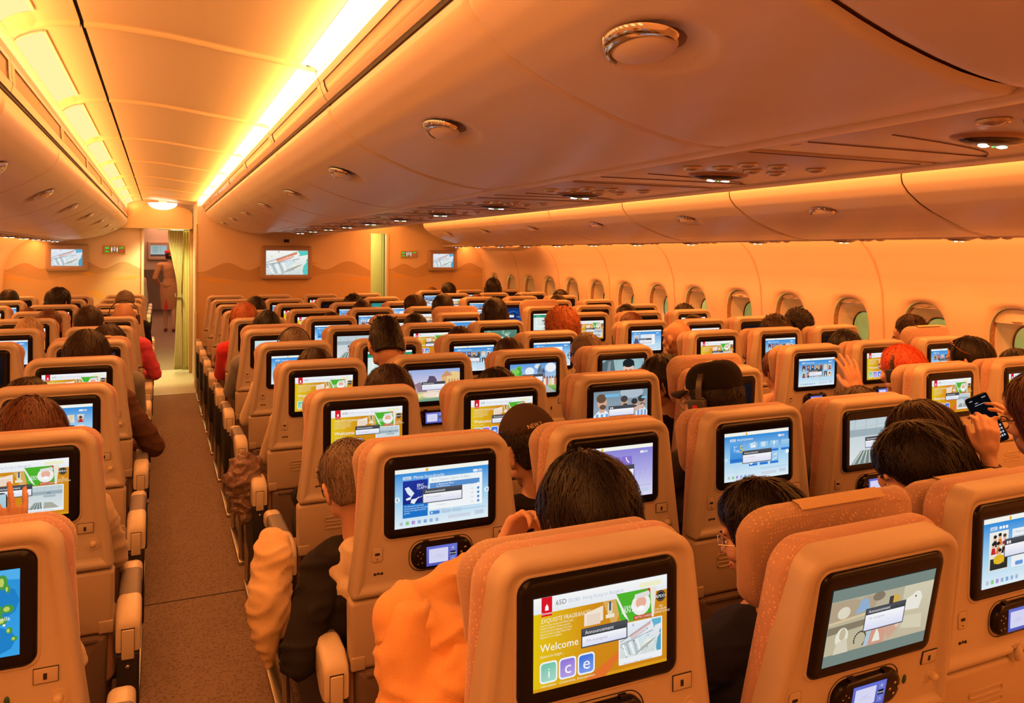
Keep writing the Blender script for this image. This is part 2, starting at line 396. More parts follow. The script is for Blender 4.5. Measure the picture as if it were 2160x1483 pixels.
struct('ceiling_over_right_aisle', ceiling_piece(1), [CEIL, DARK], angle=50)
b = M(); b.box(-2.2, 5.2, YBACK, 30, 2.42, 2.47); struct('ceiling_crown', b, CEIL, smooth=False)
b = M(); b.box(-1.95, -1.85, YBACK, 30, 1.8, 2.43); b.box(mx(-1.85), mx(-1.95), YBACK, 30, 1.8, 2.43); struct('wall_upper', b, LINING, smooth=False)

# cove cheek and glossy rail between the cove and the bins
def rail(side, xs, name, lab):
    """xs: list of (x, z) from cove edge down to the slot"""
    pass
def cheek(f, pts, name, num):
    m = M()
    m.loft([[(f(x), y, z) for x, z in pts] for y in (seams[0], YB if num in (0, 2, 3) else YC)], 0, False, False, closed=False)
    return m
# centre-bin side of the left aisle: cove lip (.462,2.243) -> slot (.507,2.135)
cp = [(.475, 2.30), (.472, 2.262), (.466, 2.232), (.462, 2.228), (.464, 2.218), (.474, 2.195)]
gp = [(.4745, 2.194), (.479, 2.176), (.487, 2.158)]
bp_ = [(.4872, 2.157), (.492, 2.148), (.500, 2.139)]
lcp = [(-.412, 2.30), (-.408, 2.24), (-.396, 2.20), (-.386, 2.185), (-.3835, 2.17)]
lgp = [(-.3832, 2.169), (-.382, 2.14), (-.380, 2.115)]
lbp = [(-.3802, 2.114), (-.382, 2.10), (-.384, 2.09)]
RAILS = []
def build_rails(f, cset, gset, bset, where, y_end, ids):
    kmax = len(seams)-1
    for k in range(kmax):
        ya, yb_ = seams[k]+.003, min(seams[k]+PB-.003, y_end)
        if yb_-ya < .2 or ya < -1.3: continue
        row = k
        t = thing('service_rail', 'glossy inset rail above the bin doors, %s, %s' % (where, placement(ya)), 'rail', (0, ya, 0), group='rails above the bins, '+where)
        L = yb_-ya
        m = M(); m.loft([[(f(x), y, z) for x, z in cset] for y in (0, L)], 0, False, False, closed=False)
        m.loft([[(f(x), y, z) for x, z in bset] for y in (0, L)], 0, False, False, closed=False)
        dxx = .008 if f(1) > f(0) else -.008
        inner = cset[-1]; 
        obj('rail_cheek', m, BIN, t, angle=50)
        m = M(); sgn = 1 if f(1) > f(0) else -1
        out_ = 1 if cset[0][0] > 0 else -1
        prof = [(x+out_*.003, z) for x, z in gset]
        m.loft([[(f(x), y, z) for x, z in prof] for y in (.05, L-.05)], 0, False, False, closed=False)
        m.loft([[(f(gset[0][0]), y, gset[0][1]), (f(gset[0][0]+out_*.003), y, gset[0][1])] for y in (0, L)], 1, False, False, closed=False)
        m.loft([[(f(x), y, z) for x, z in gset] for y in (0, .05)], 1, False, False, closed=False)
        m.loft([[(f(x), y, z) for x, z in gset] for y in (L-.05, L)], 1, False, False, closed=False)
        obj('rail_insert', m, [RAIL, BIN], t, angle=50)
def placement(y):
    k = int(round((YB-.02-y)/PB)); return ORD[max(1, min(15, k))]+' from the front'
build_rails(lambda x: x, cp, gp, bp_, 'centre side of left aisle', YC, 0)
build_rails(lambda x: x, lcp, lgp, lbp, 'outer side of left aisle', YB, 0)

# ceiling lamps: ribbed diffusers on the outer side, cove strips on the centre side
for k in range(len(seams)-1):
    ya = seams[k]
    if ya < -1.3: continue
    t = thing('ceiling_light', 'ribbed glowing diffuser panel along left edge of aisle ceiling, %s' % placement(ya), 'ceiling light', (0, ya, 0), group='ribbed diffusers on the aisle ceiling')
    m = M(); n = 60; L0, L1 = .10, PB-.12
    prof = [(-.318, 2.2990), (-.340, 2.2925), (-.362, 2.283), (-.382, 2.270), (-.396, 2.253)]
    loops = []
    for i in range(n+1):
        y = L0+(L1-L0)*i/n; d = .0025*(i % 2); loops.append([(x, y, z-.003-d) for x, z in prof])
    m.loft(loops, 0, False, False, closed=False); obj('diffuser', m, DIFFUSER, t, angle=30)
    m = M()
    for (a, b_) in ((L0-.012, L0), (L1, L1+.012)): m.loft([[(x, y, z-.006) for x, z in prof] for y in (a, b_)], 0, False, False, closed=False)
    m.box(-.320, -.312, L0, L1, 2.294, 2.300); obj('lamp_frame', m, CEIL, t)
    if ya+PB <= YC+.05:
        t = thing('cove_strip', 'bright strip lamp in the right-hand ceiling cove, %s' % placement(ya), 'ceiling light', (0, ya, 0), group='strip lamps in the right-hand cove')
        m = M(); m.loft([[(.4655, y, 2.232), (.458, y, 2.243), (.437, y, 2.2492), (.412, y, 2.252)] for y in (.034, PB-.004)], 0, False, False, closed=False)
        obj('strip', m, DIFFUSER2, t)
        m = M(); m.box(.425, .466, .024, .034, 2.236, 2.252); obj('end_cap', m, CEIL, t)

# ------------------------------------------------------------------ overhead bins
centre_prof = [(.500, 2.128), (.503, 2.115), (.515, 2.085), (.545, 2.048), (.59, 2.012), (.65, 1.980), (.723, 1.950), (.785, 1.928), (.846, 1.909), (.91, 1.893), (.97, 1.881), (1.03, 1.874), (1.10, 1.871)]
outer_prof = [(3.296, 2.085), (3.294, 2.06), (3.290, 2.03), (3.300, 1.992), (3.34, 1.950), (3.421, 1.898), (3.50, 1.862), (3.593, 1.828), (3.68, 1.800), (3.759, 1.778), (3.88, 1.756), (3.97, 1.745)]
left_prof = [(-.384, 2.082), (-.383, 2.06), (-.386, 2.03), (-.405, 1.995), (-.440, 1.962), (-.505, 1.920), (-.57, 1.887), (-.668, 1.845), (-.76, 1.820), (-.879, 1.797), (-.98, 1.788), (-1.06, 1.785)]
def resample(p, n):
    d = [0]
    for a, b in zip(p, p[1:]): d.append(d[-1]+math.dist(a, b))
    xs = np.linspace(0, d[-1], n); return [(float(np.interp(x, d, [q[0] for q in p])), float(np.interp(x, d, [q[1] for q in p]))) for x in xs]
def make_bin(prof, hx, label, y, flip=False, group=None, PB=PB):
    """prof from the slot down to the service panel; the door surface faces the aisle"""
    t = thing('overhead_bin', label, 'overhead bin', (0, y, 0), group=group)
    n = 56; P = resample(prof, n); ny = 72; L = PB
    d = [0]
    for a, b in zip(P, P[1:]): d.append(d[-1]+math.dist(a, b))
    hi = min(range(n), key=lambda i: abs(P[i][0]-hx)); ds = d[hi]
    nrm = []
    for i in range(n):
        a = P[max(0, i-1)]; b = P[min(n-1, i+1)]; tx, tz = b[0]-a[0], b[1]-a[1]; l = math.hypot(tx, tz)
        sd = 1 if P[-1][0] > P[0][0] else -1; nx, nz = tz/l*sd, -tx/l*sd
        nrm.append((nx, nz))
    yc = L/2; loops = []
    for j in range(ny+1):
        yy = .004+(L-.008)*j/ny; lp = []
        for i in range(n):
            u = (yy-yc+.018)/.120; v = (d[i]-ds-.034)/.072; q = u*u+v*v
            dep = .022*max(0, 1-q)**1.0 if q < 1 else 0
            e = min(yy-.004, L-.004-yy, d[i], d[-1]-d[i]); 
            edge = .010*max(0, 1-e/.014)**2
            k = dep+edge; lp.append((P[i][0]-nrm[i][0]*k, yy, P[i][1]-nrm[i][1]*k))
        loops.append(lp)
    m = M(); m.loft(loops, 0, False, False, closed=False); obj('bin_door', m, BIN, t, angle=60)
    # body behind the door
    m = M(); back = [(P[0][0]-nrm[0][0]*.02, P[0][1]-.005)]+[(P[i][0]-nrm[i][0]*.018, P[i][1]-nrm[i][1]*.018) for i in range(4, n, 5)]
    sg = 1 if P[-1][0] > P[0][0] else -1
    back += [(P[-1][0]+sg*.02, P[-1][1]+.03), (P[-1][0]+sg*.02, P[0][1]), (P[0][0]+sg*.03, P[0][1]+.0)]
    m.loft([[(x, yy, z) for x, z in back] for yy in (.002, L-.002)]); obj('bin_body', m, mat('bin_gap', (.30, .18, .10), .6), t)
    # latch: a half dome with a chrome rim
    tx, tz = (P[hi+1][0]-P[hi-1][0]), (P[hi+1][1]-P[hi-1][1]); l = math.hypot(tx, tz); tv = Vector((tx/l, 0, tz/l)); nv = Vector((nrm[hi][0], 0, nrm[hi][1])); yv = Vector((0, 1, 0))
    c = Vector((P[hi][0], yc, P[hi][1]))+tv*.016
    MB = Matrix((yv, tv, nv)).transposed()
    m = M(); loops = []
    for i in range(9):
        a = math.pi/2*i/8; rr = math.cos(a); loops.append([tuple(c+MB @ Vector((.080*rr*math.cos(b), .038*rr*math.sin(b), .002+.013*math.sin(a)))) for b in [2*math.pi*k/28 for k in range(28)]])
    m.loft(loops, 0); h = obj('latch', m, BIN, t)
    m = M(); pts = [c+MB @ Vector((.084*math.cos(b), .042*math.sin(b), .002)) for b in [math.pi*(.95+1.10*k/28) for k in range(29)]]
    loops = []
    for i, p in enumerate(pts):
        b = math.pi*(.95+1.10*i/28); o_ = MB @ Vector((math.cos(b), math.sin(b), 0)); wd = .003+.011*math.sin(math.pi*i/28); hh = .008
        loops.append([tuple(p+o_*wd-nv*.002), tuple(p+o_*wd*.6+nv*hh*.5), tuple(p+nv*hh), tuple(p-o_*wd*.8+nv*hh*1.0), tuple(p-o_*wd*.8-nv*.002)])
    m.loft(loops); obj('chrome_rim', m, CHROME, h)
    # dark slot above the door
    return t
def row_bins(prof, hx, where, yoff, kend, proto=None, group=None):
    first = None
    for k, s_ in enumerate(seams[:-1]):
        y = s_+yoff
        if prof is centre_prof and y < 1.3: continue
        if y < -1.4 or y+PB > kend+.06: continue
        lab = 'rounded overhead bin with chrome-rimmed latch, %s, %s' % (where, placement(y))
        if first is None: first = make_bin(prof, hx, lab, y, group=group)
        else: dup(first, loc=(0, y, 0), label=lab)
CB = 'centre bins facing the left aisle'
for y, L_, w_ in ((.71, .64, 'short module second from the camera'), (-.56, 1.27, 'module above the camera')): make_bin(centre_prof, .67, 'rounded overhead bin with chrome-rimmed latch, centre row, '+w_, y, group=CB, PB=L_)
row_bins(centre_prof, .67, 'centre row facing left aisle', 0, YC, group='centre bins facing the left aisle')
row_bins([(mx(x), z) for x, z in centre_prof], mx(.67), 'centre row facing right aisle', 0, YC, group='centre bins facing the right aisle')
row_bins(outer_prof, 3.43, 'row above right window seats', .13, YB, group='bins above the right window seats')
row_bins(left_prof, -.505, 'row above left window seats', -.12, YB, group='bins above the left window seats')
for i, (xa, za, ye) in enumerate(((.500, 2.139, YC), (mx(.5), 2.139, YC), (-.386, 2.092, YB), (3.298, 2.092, YB))):
    b = M(); sg = 1 if i in (0, 3) else -1
    b.box(min(xa+sg*.002, xa+sg*.04), max(xa+sg*.002, xa+sg*.04), seams[0], ye, za-.012, za); struct('trim_%d' % (30+i), b, DARK, smooth=False)
    b = M(); b.box(min(xa+sg*.004, xa+sg*.05), max(xa+sg*.004, xa+sg*.05), seams[0], ye, za+.001, 2.42); struct('trim_%d' % (36+i), b, BIN, smooth=False)
# unseen dark block added between the centre bins to keep light out
b = M(); b.box(1.12, 1.80, seams[0], YC, 1.95, 2.42); struct('trim_40', b, DARK, smooth=False)

# ------------------------------------------------------------------ passenger service panels
def service_panel(x, z, y, half, label, group, vents=True, out=1):
    t = thing('overhead_service_unit', label, 'service panel', (x, y, z), group=group)
    L = .79
    m = M(); m.box(-half, half, 0.004, L, .002, .02, b=.004); obj('panel', m, mat('service_panel_plastic', (.50, .42, .40), .3), t)
    m = M(); m.box(-half+.03, half-.03, .66, .662, .0, .003); m.box(-half+.03, half-.03, .02, .022, .0, .003)
    m.tube([(-half+.04+.0*k, .69+k*.03, .0025) for k in range(2)], .0012)
    m.tube([(half-.05-(half*1.5)*(k/10)**2, .66-.14*k/10, .001) for k in range(11)], .0012); obj('panel_seam', m, mat('panel_groove', (.16, .10, .09), .5), t)
    # lamp lens
    m = M(); m.ell((0, .46, .002), (.098, .060, .013), nu=24); obj('lens_bezel', m, mat('lens_bezel_plastic', (.33, .20, .14), .3), t)
    m = M(); m.ell((0, .46, -.002), (.084, .050, .0145), nu=24); l = obj('lens', m, LENS, t)
    m = M()
    for k, (dx, dy) in enumerate(((-.032, 0), (-.018, .006), (.014, -.004), (.030, .003))): m.ell((dx, .46+dy, -.0160), (.0085, .0085, .002))
    obj('reading_lamp', m, LED, l)
    m = M(); m.ell((-.002, .46, -.0165), (.003, .003, .0015)); obj('indicator', m, GREENLED, l)
    if vents:
        for (vx, vy) in ((-.19, .33), (-.12, .295), (-.11, .21), (0, .32), (-.015, .21), (.10, .34), (.13, .225)) if half > .2 else ((-.07, .34), (.0, .31), (.07, .33), (-.04, .23), (.05, .22)):
            m = M(); m.ell((vx, vy, .001), (.020, .024, .010)); v = obj('air_vent', m, VENTM, t)
            m = M(); m.loft([[(vx+r_*math.cos(a), vy+r_*1.15*math.sin(a), zz) for a in [2*math.pi*k/20 for k in range(20)]] for r_, zz in ((.024, .001), (.023, -.004), (.019, -.005), (.018, 0))], 0, False, False)
            obj('vent_rim', m, mat('vent_rim_gloss', (.55, .42, .38), .12, coat=.8), v)
    return t
PSR = []
def rows_psu(x, z, half, y0, n, where, group):
    f = None
    for k in range(n):
        y = y0+.813*k; lab = 'service panel with reading lamps and air vents, %s, %s from the front' % (where, ORD[n-k])
        if f is None: f = service_panel(x, z, y, half, lab, group)
        else: dup(f, loc=(x, y, z), label=lab)
rows_psu(CX, 1.871, .30, 1.0-.46-.813, 12, 'under the centre bins', 'service panels under the centre bins')
rows_psu(4.09, 1.742, .12, 3.0-.46-2.439, 14, 'above right window seats', 'service panels above the right seats')
rows_psu(mx(4.09), 1.772, .12, 3.0-.46-2.439, 14, 'above left window seats', 'service panels above the left seats')
# continuous ledges beside the panels
for i, (a, b_, z, ye) in enumerate(((1.10, 1.152, 1.871, YC), (1.764, 1.816, 1.871, YC), (3.965, 3.975, 1.744, YB), (4.205, 4.285, 1.746, YB), (-1.07, -1.05, 1.785, YB), (-1.36, -1.247, 1.776, YB))):
    m = M(); m.box(a, b_, seams[0], ye, z-.002, z+.02, b=.001); struct('trim_%d' % (50+i), m, BIN)
# ------------------------------------------------------------------ bulkheads with printed dunes
WALLC = mat('bulkhead_laminate', (.72, .60, .47), .5)
DUNE1 = mat('dune_print_dark', (.52, .37, .22), .5)
DUNE2 = mat('dune_print_mid', (.60, .43, .24), .5)
DUNE3 = mat('dune_print_gold', (.68, .42, .12), .5)
def dunes(m, x0, x1, y, zb, ph=0, sc_=1.0):
    n = 90; xs = np.linspace(x0, x1, n)
    def band(top, bot, mi, dy):
        m.loft([[(x, y-dy, bot(x)) for x in xs], [(x, y-dy, max(top(x), bot(x)+.0005)) for x in xs]], mi, False, False, closed=False)
    def hump(x, c, w_, h): 
        u = abs(x-c)/w_; return h*(1-u*u*(3-2*u)) if u < 1 else 0
    W = x1-x0
    t1 = lambda x: 1.40+hump(x, x0+.16*W, .14*W, .11*sc_)+hump(x, x0+.50*W, .26*W, .21*sc_)+hump(x, x0+.86*W, .17*W, .13*sc_)
    band(t1, lambda x: zb, 1, .0008)
    t2 = lambda x: 1.33+hump(x, x0+.02*W, .10*W, .06)-hump(x, x0+.30*W, .2*W, .06)+hump(x, x0+.80*W, .22*W, .05)
    band(t2, lambda x: zb, 2, .0014)
    # golden streaks
    def streak(c, w_, zc, h, tilt, mi=3):
        xa, xb = max(x0, c-w_), min(x1, c+w_); q = np.linspace(xa, xb, 30); lo = []; hi = []
        for x in q:
            u = (x-c)/w_; t = max(0, 1-u*u); zz = zc+tilt*u; lo.append((x, y-.0022, zz-h*t*(.4+.3*math.sin(3*u)))); hi.append((x, y-.0022, zz+h*t*.6))
        m.loft([lo, hi], mi, False, False, closed=False)
    streak(x0+.08*W, .11*W, 1.295, .045, -.02); streak(x0+.88*W, .16*W, 1.29, .03, .035); streak(x0+.58*W, .10*W, 1.52 if sc_ > .9 else 1.36, .03, -.02)
    streak(x0+.66*W, .07*W, 1.08, .09, -.02); streak(x0+.42*W, .05*W, 1.13, .05, .05); streak(x0+.95*W, .08*W, 1.02, .08, .04)
def bulkhead(name, x0, x1, y, thick, ztop, xcut=None):
    m = M(); m.box(x0, x1, y, y+thick, 0, ztop); dunes(m, x0+.002, x1-.002, y, .55, 0, 1.0); return struct(name, m, [WALLC, DUNE1, DUNE2, DUNE3], smooth=False)
bulkhead('wall_centre_front', .412, 2.535, YC, 1.28, 2.42)
m = M(); m.box(-2.1, -.205, YB, YB+.06, 0, 2.42); m.box(-.205, .405, YB, YB+.06, 1.95, 2.42); dunes(m, -1.80, -.21, YB, .55, 0, .8); struct('wall_left_front', m, [WALLC, DUNE1, DUNE2, DUNE3], smooth=False)
m = M(); m.box(3.11, 5.0, YB, YB+.06, 0, 2.42); m.box(2.53, 3.11, YB, YB+.06, 1.93, 2.42); dunes(m, 3.12, 4.64, YB, .55, 0, .7); struct('wall_right_front', m, [WALLC, DUNE1, DUNE2, DUNE3], smooth=False)
# trim posts of the aisle doorway
m = M(); m.box(.398, .413, YC-.012, YC+.06, 0, 1.98, b=.004); struct('trim_60', m, TRIM)
m = M(); m.box(-.222, -.190, YB-.03, YB+.08, 0, 1.955, b=.005); struct('door_1', m, TRIM)
m = M(); m.box(.372, .410, YB-.03, YB+.05, 0, 1.955, b=.005); struct('door_2', m, mat('brown_post_cover', (.40, .24, .12), .6, bump=.3, bscale=60))
m = M(); m.box(3.09, 3.125, YB-.03, YB+.08, 0, 1.94, b=.005); struct('door_3', m, TRIM)
# curved header over the doorway
m = M(); 
pr_ = [(-.455, 1.948), (.402, 1.948), (.402, 2.15), (.36, 2.20), (.30, 2.225), (.10, 2.25), (-.08, 2.255), (-.22, 2.24), (-.31, 2.19), (-.345, 2.13), (-.40, 2.06), (-.455, 2.0)]
m.loft([[(x, yy, z) for x, z in pr_] for yy in (YB-.10, YB-.001)]); m.box(.0, .16, YB-.103, YB-.099, 1.985, 1.990)
struct('door_4', m, mat('header_panel_plastic', (.72, .56, .26), .45), angle=30)
# low side panel of the bulkhead next to the aisle
m = M(); m.box(.396, .411, YC-.06, YC+.3, .0, .92, b=.006); struct('trim_61', m, TRIM)

# beyond the doorway: galley block, forward cabin
m = M(); m.box(-.62, -.56, YB+.06, 13.2, 0, 2.4); m.box(-2.1, -.62, 13.2, 13.26, 0, 2.4); struct('wall_left_far', m, mat('galley_wall_plastic', (.50, .48, .36), .5), smooth=False)
m = M(); m.box(.55, 2.5, 12.7, 12.76, 0, 2.4); struct('wall_galley', m, mat('galley_wall_plastic', (.5, .5, .4), .5), smooth=False)
m = M(); m.box(-2.1, 5.1, 24.5, 24.56, 0, 2.4); struct('wall_front', m, mat('front_wall_plastic', (.50, .42, .38), .5), smooth=False)
m = M(); m.box(-.5, .6, 12.8, 24.4, 2.30, 2.33); struct('ceiling_forward', m, CEIL, smooth=False)
m = M(); m.box(-1.3, -.52, 13.4, 24, 1.80, 2.3, b=.1); tag(obj('overhead_bin', m, BIN), 'row of dim overhead bins in the forward cabin seen through the doorway', 'overhead bin')
m = M(); m.box(3.3, 4.3, 13.0, 13.06, 0, 2.4); struct('wall_galley_right', m, mat('galley_wall_plastic', (.5, .5, .4), .5), smooth=False)
# galley compartments in the right doorway
t = thing('galley_cabinet', 'pale galley cabinet with stacked metal compartments inside right doorway', 'cabinet', (2.95, 12.6, 0))
m = M(); m.box(-.42, .40, 0, .6, 0, 2.3, b=.01); obj('body', m, mat('galley_cream_plastic', (.62, .62, .40), .5), t)
for k in range(6):
    m = M(); m.box(-.40, -.05, -.012, .002, .35+.30*k, .62+.30*k, b=.006); d = obj('door', m, mat('galley_grey_panel', (.35, .36, .34), .35, .3), t)
    h = M(); h.tube([(-.12, -.03, .42+.3*k), (-.12, -.03, .54+.3*k)], .006); obj('handle', h, METAL, d)
m = M(); m.box(.02, .36, -.008, .002, .5, 2.0, b=.004); obj('side_panel', m, mat('galley_cream_plastic2', (.66, .62, .30), .5), t)

# curtain
t = thing('curtain', 'pale green pleated curtain tied back at the aisle doorway', 'curtain', (.27, YB+.10, 0))
CURT = mat('curtain_cloth', (.52, .52, .30), .85, bump=.2, bscale=400)
def drape(xa_top, xb_top, xa_mid, xb_mid, xa_bot, xb_bot, zt, zb, zt_tie, y, pleats, amp):
    loops = []; n = pleats*8
    for i in range(41):
        z = zt+(zb-zt)*i/40
        if z > zt_tie: u = (zt-z)/(zt-zt_tie); u = u*u*(3-2*u); a, b_ = xa_top+(xa_mid-xa_top)*u, xb_top+(xb_mid-xb_top)*u
        else: u = (zt_tie-z)/(zt_tie-zb); u = u**.7; a, b_ = xa_mid+(xa_bot-xa_mid)*u, xb_mid+(xb_bot-xb_mid)*u
        am = amp*(.5+.5*abs(z-zt_tie)/1.0)
        loops.append([(a+(b_-a)*j/n, y+am*math.sin(2*math.pi*pleats*j/n+.4*math.sin(z*3)), z) for j in range(n+1)])
    m = M(); m.loft(loops, 0, False, False, closed=False); o = None
    return m
x0 = .27
o = obj('drape', drape(-.168, .02, -.045, .0, -.085, .015, 1.93, .05, 1.05, -.03, 9, .016), CURT, t); sm = o.modifiers.new('t', 'SOLIDIFY'); sm.thickness = .003
o = obj('drape', drape(.0, .10, .02, .105, .02, .105, 1.93, .03, .95, .02, 3, .018), mat('curtain_lining', (.62, .60, .28), .85), t); sm = o.modifiers.new('t', 'SOLIDIFY'); sm.thickness = .003
m = M(); m.loft([[(x0_-.255, -.065, z), (x0_-.27, .035, z)] for x0_, z in ((.19, 1.08), (.19, 1.03), (.27, 1.02), (.27, 1.07))], 0); obj('tie_band', m, CURT, t)
m = M(); m.tube([(-.30, 0, 1.945), (.12, 0, 1.945)], .008); obj('rail', m, METAL, t)

# ------------------------------------------------------------------ wall monitors, signs, speaker and bowl lamp
MONF = mat('monitor_surround', (.40, .30, .25), .5)
# ------------------------------------------------------------------ display canvas
class Scr:
    def __init__(s, W, H): s.W, s.H, s.m, s.c, s.k = W, H, M(), [], 0
    def P(s, u, v): return ((u-.5)*s.W, -.00005*s.k, (v-.5)*s.H)
    def poly(s, pts, cols):
        s.k += 1
        if isinstance(cols, str):
            if min(min(q) for q in pts) < 0 or max(max(q) for q in pts) > 1: pts = clip01(pts)
            if len(pts) < 3: return
            cols = [cols]*len(pts)
        s.m.add([s.P(*p) for p in pts], [tuple(range(len(pts)))]); s.c.append([hexc(c) for c in cols])
    def rect(s, x0, y0, x1, y1, c, c2=None, c3=None): 
        b = c2 or c
        s.poly([(x0, y0), (x1, y0), (x1, y1), (x0, y1)], [b, b, c, c])
    def hrect(s, x0, y0, x1, y1, cl, cr): s.poly([(x0, y0), (x1, y0), (x1, y1), (x0, y1)], [cl, cr, cr, cl])
    def rr(s, x0, y0, x1, y1, c, r=.02, c2=None):
        a = s.W/s.H; pts = []; cols = []
        for cx, cy, t0 in ((x1-r, y1-r*a, 0), (x0+r, y1-r*a, 90), (x0+r, y0+r*a, 180), (x1-r, y0+r*a, 270)):
            for k in range(4): t = R(t0+30*k); pts.append((cx+r*math.cos(t), cy+r*a*math.sin(t))); cols.append(c if cy > (y0+y1)/2 else (c2 or c))
        s.poly(pts, cols)
    def ell(s, cx, cy, r, c, ry=None, n=14, a0=0, a1=360):
        a = s.W/s.H; ry = ry if ry else r*a
        s.poly([(cx+r*math.cos(R(a0+(a1-a0)*k/n)), cy+ry*math.sin(R(a0+(a1-a0)*k/n))) for k in range(n if a1-a0 == 360 else n+1)], c)
    def line(s, x0, y0, x1, y1, w, c):
        a = s.W/s.H; dx, dy = (x1-x0), (y1-y0)/a; l = math.hypot(dx, dy) or 1; nx, ny = -dy/l*w/2, dx/l*w/2*a
        s.poly([(x0+nx, y0+ny), (x1+nx, y1+ny), (x1-nx, y1-ny), (x0-nx, y0-ny)], c)
    def text(s, t, x, y, h, c, sx=1.0, align='l', italic=0):
        tv, tf, w_ = glyphs(t); s.k += 1; sc_ = h; a = s.W/s.H
        if align == 'c': x -= w_*sc_/a*sx/2
        vs = [s.P(x+(p[0]+italic*p[1])*sc_/a*sx, y+p[1]*sc_) for p in tv]
        s.m.add(vs, tf); c_ = hexc(c); s.c += [[c_]*len(f) for f in tf]
    def mesh(s, name):
        me = bpy.data.meshes.new(name); me.from_pydata(s.m.v, [], s.m.f); me.materials.append(DISP)
        ca = me.color_attributes.new('Col', 'FLOAT_COLOR', 'CORNER'); arr = []
        for f in s.c:
            for c in f: arr += [*c, 1]
        ca.data.foreach_set('color', arr); me.update(); return me
def clip01(pts):
    for ax in (0, 1):
        for lim, sg in ((0, 1), (1, -1)):
            out = []
            for i, b in enumerate(pts):
                a = pts[i-1]; ia, ib = sg*(a[ax]-lim) >= 0, sg*(b[ax]-lim) >= 0
                if ia != ib: t = (lim-a[ax])/(b[ax]-a[ax]); out.append((a[0]+(b[0]-a[0])*t, a[1]+(b[1]-a[1])*t))
                if ib: out.append(b)
            pts = out
            if not pts: return pts
    return pts
_g = {}
def glyphs(t):
    if t in _g: return _g[t]
    cu = bpy.data.curves.new('t', 'FONT'); cu.body = t; cu.resolution_u = 2; cu.size = 1
    o = bpy.data.objects.new('t', cu); C.objects.link(o); dg = bpy.context.evaluated_depsgraph_get(); dg.update()
    me = o.evaluated_get(dg).to_mesh(); v = [(q.co.x/.72, q.co.y/.72) for q in me.vertices]; f = [tuple(p.vertices) for p in me.polygons]
    w_ = max([q[0] for q in v] or [0]); o.evaluated_get(dg).to_mesh_clear(); bpy.data.objects.remove(o); bpy.data.curves.remove(cu)
    _g[t] = (v, f, w_); return _g[t]

def airport(s, x0, y0, x1, y1, warm=True):
    U = lambda u: x0+(x1-x0)*u; V = lambda v: y0+(y1-y0)*v; w_ = (x1-x0)
    rnd = random.Random(5)
    s.rect(x0, y0, x1, y1, 'fdfdf6' if warm else 'eef2fa', 'd9e2df')
    s.poly([(U(.76), V(1)), (U(1), V(1)), (U(1), V(.83)), (U(.82), V(.78))], '5fd0c4' if warm else '6ab8d8')
    s.poly([(U(.90), V(0)), (U(1), V(0)), (U(1), V(.68)), (U(.96), V(.60)), (U(.95), V(.46)), (U(.88), V(.34)), (U(.86), V(.2))], '5fd0c4' if warm else '58a8cc')
    s.line(U(.24), V(.60), U(.74), V(.90), w_*.05, 'f08a64' if warm else 'e2b8b4'); s.line(U(.27), V(.54), U(.62), V(.72), w_*.03, 'ef9a80' if warm else 'd8c0c4')
    s.line(U(.0), V(.50), U(.76), V(.96), w_*.012, '7c8a90'); s.line(U(0), V(.42), U(.8), V(.66), w_*.02, '9fb0b8'); s.line(U(0), V(.34), U(.42), V(.56), w_*.03, 'b8c4c8')
    for k in range(5): s.line(U(.06+.085*k), V(.42+.02*k), U(.16+.085*k), V(.06), w_*(.05 if k % 2 else .03), ('ffffff', 'b4c4cc')[k % 2])
    s.poly([(U(.40), V(.52)), (U(.62), V(.62)), (U(.68), V(.40)), (U(.52), V(.28))], 'dbeaf0'); s.poly([(U(.48), V(.22)), (U(.66), V(.46)), (U(.84), V(.34)), (U(.70), V(.22))], 'f3f6e4')
    for k in range(9): s.line(U(.35+.02*k), V(.0+.03*k), U(.72+.02*k), V(.28+.02*k), w_*.006, ('8f9aa4', 'c8c0a8', '9aa8ae')[k % 3])
    s.line(U(.84), V(0), U(.90), V(.45), w_*.018, 'f6f2da'); s.line(U(.90), V(.45), U(.98), V(.55), w_*.018, 'f6f2da')
    for k in range(46):
        x, y = rnd.random(), rnd.random()
        if x > .86 and y < .7 or x > .8 and y > .8: continue
        q = .012+.03*rnd.random(); s.rect(U(x), V(y), U(min(1, x+q)), V(min(1, y+q*.9)), rnd.choice(['ffffff', '9fb0b8', 'e8cf80' if warm else 'c8d4ec', 'c0d4dc', 'f4f4ec', '7f9098']))
def monitor(x, y, z, w_, h, sw, sh, label, name='wall_monitor', blank=False):
    t = thing(name, label, 'monitor', (x, y, z))
    m = M(); ol = lambda o: rrect(w_/2, w_/2, -h/2, h/2, .035, .035, 6, o)
    plate(m, ol, [(0, 0), (0, -.05), (.004, -.065), (.014, -.072), ((w_-sw)/2-.012, -.074), ((w_-sw)/2-.002, -.068)]); obj('surround', m, MONF, t, angle=50)
    s = Scr(sw, sh)
    if blank == 'list':
        s.rect(0, 0, 1, 1, '9fb4b4', 'b8c6c4')
        for k in range(7): s.rect(.12, .86-.09*k, .46, .89-.09*k, '6f8a8c'); s.rect(.56, .86-.09*k, .66, .89-.09*k, '809898')
        s.rect(0, 0, 1, .16, '5a4038')
    else: airport(s, 0, 0, 1, 1, warm=(w_ > .5))
    link('display', s.mesh('airport_map_display'), t, (0, -.0755, 0)); return t
monitor(1.455, YC-.001, 1.512, .625, .42, .505, .30, 'large grey monitor showing an airport map on the centre bulkhead')
monitor(-1.075, YB-.001, 1.558, .475, .345, .345, .21, 'grey monitor showing an airport map on the left bulkhead')
monitor(3.965, YB-.001, 1.528, .465, .32, .325, .205, 'grey monitor showing an airport map on the right bulkhead')
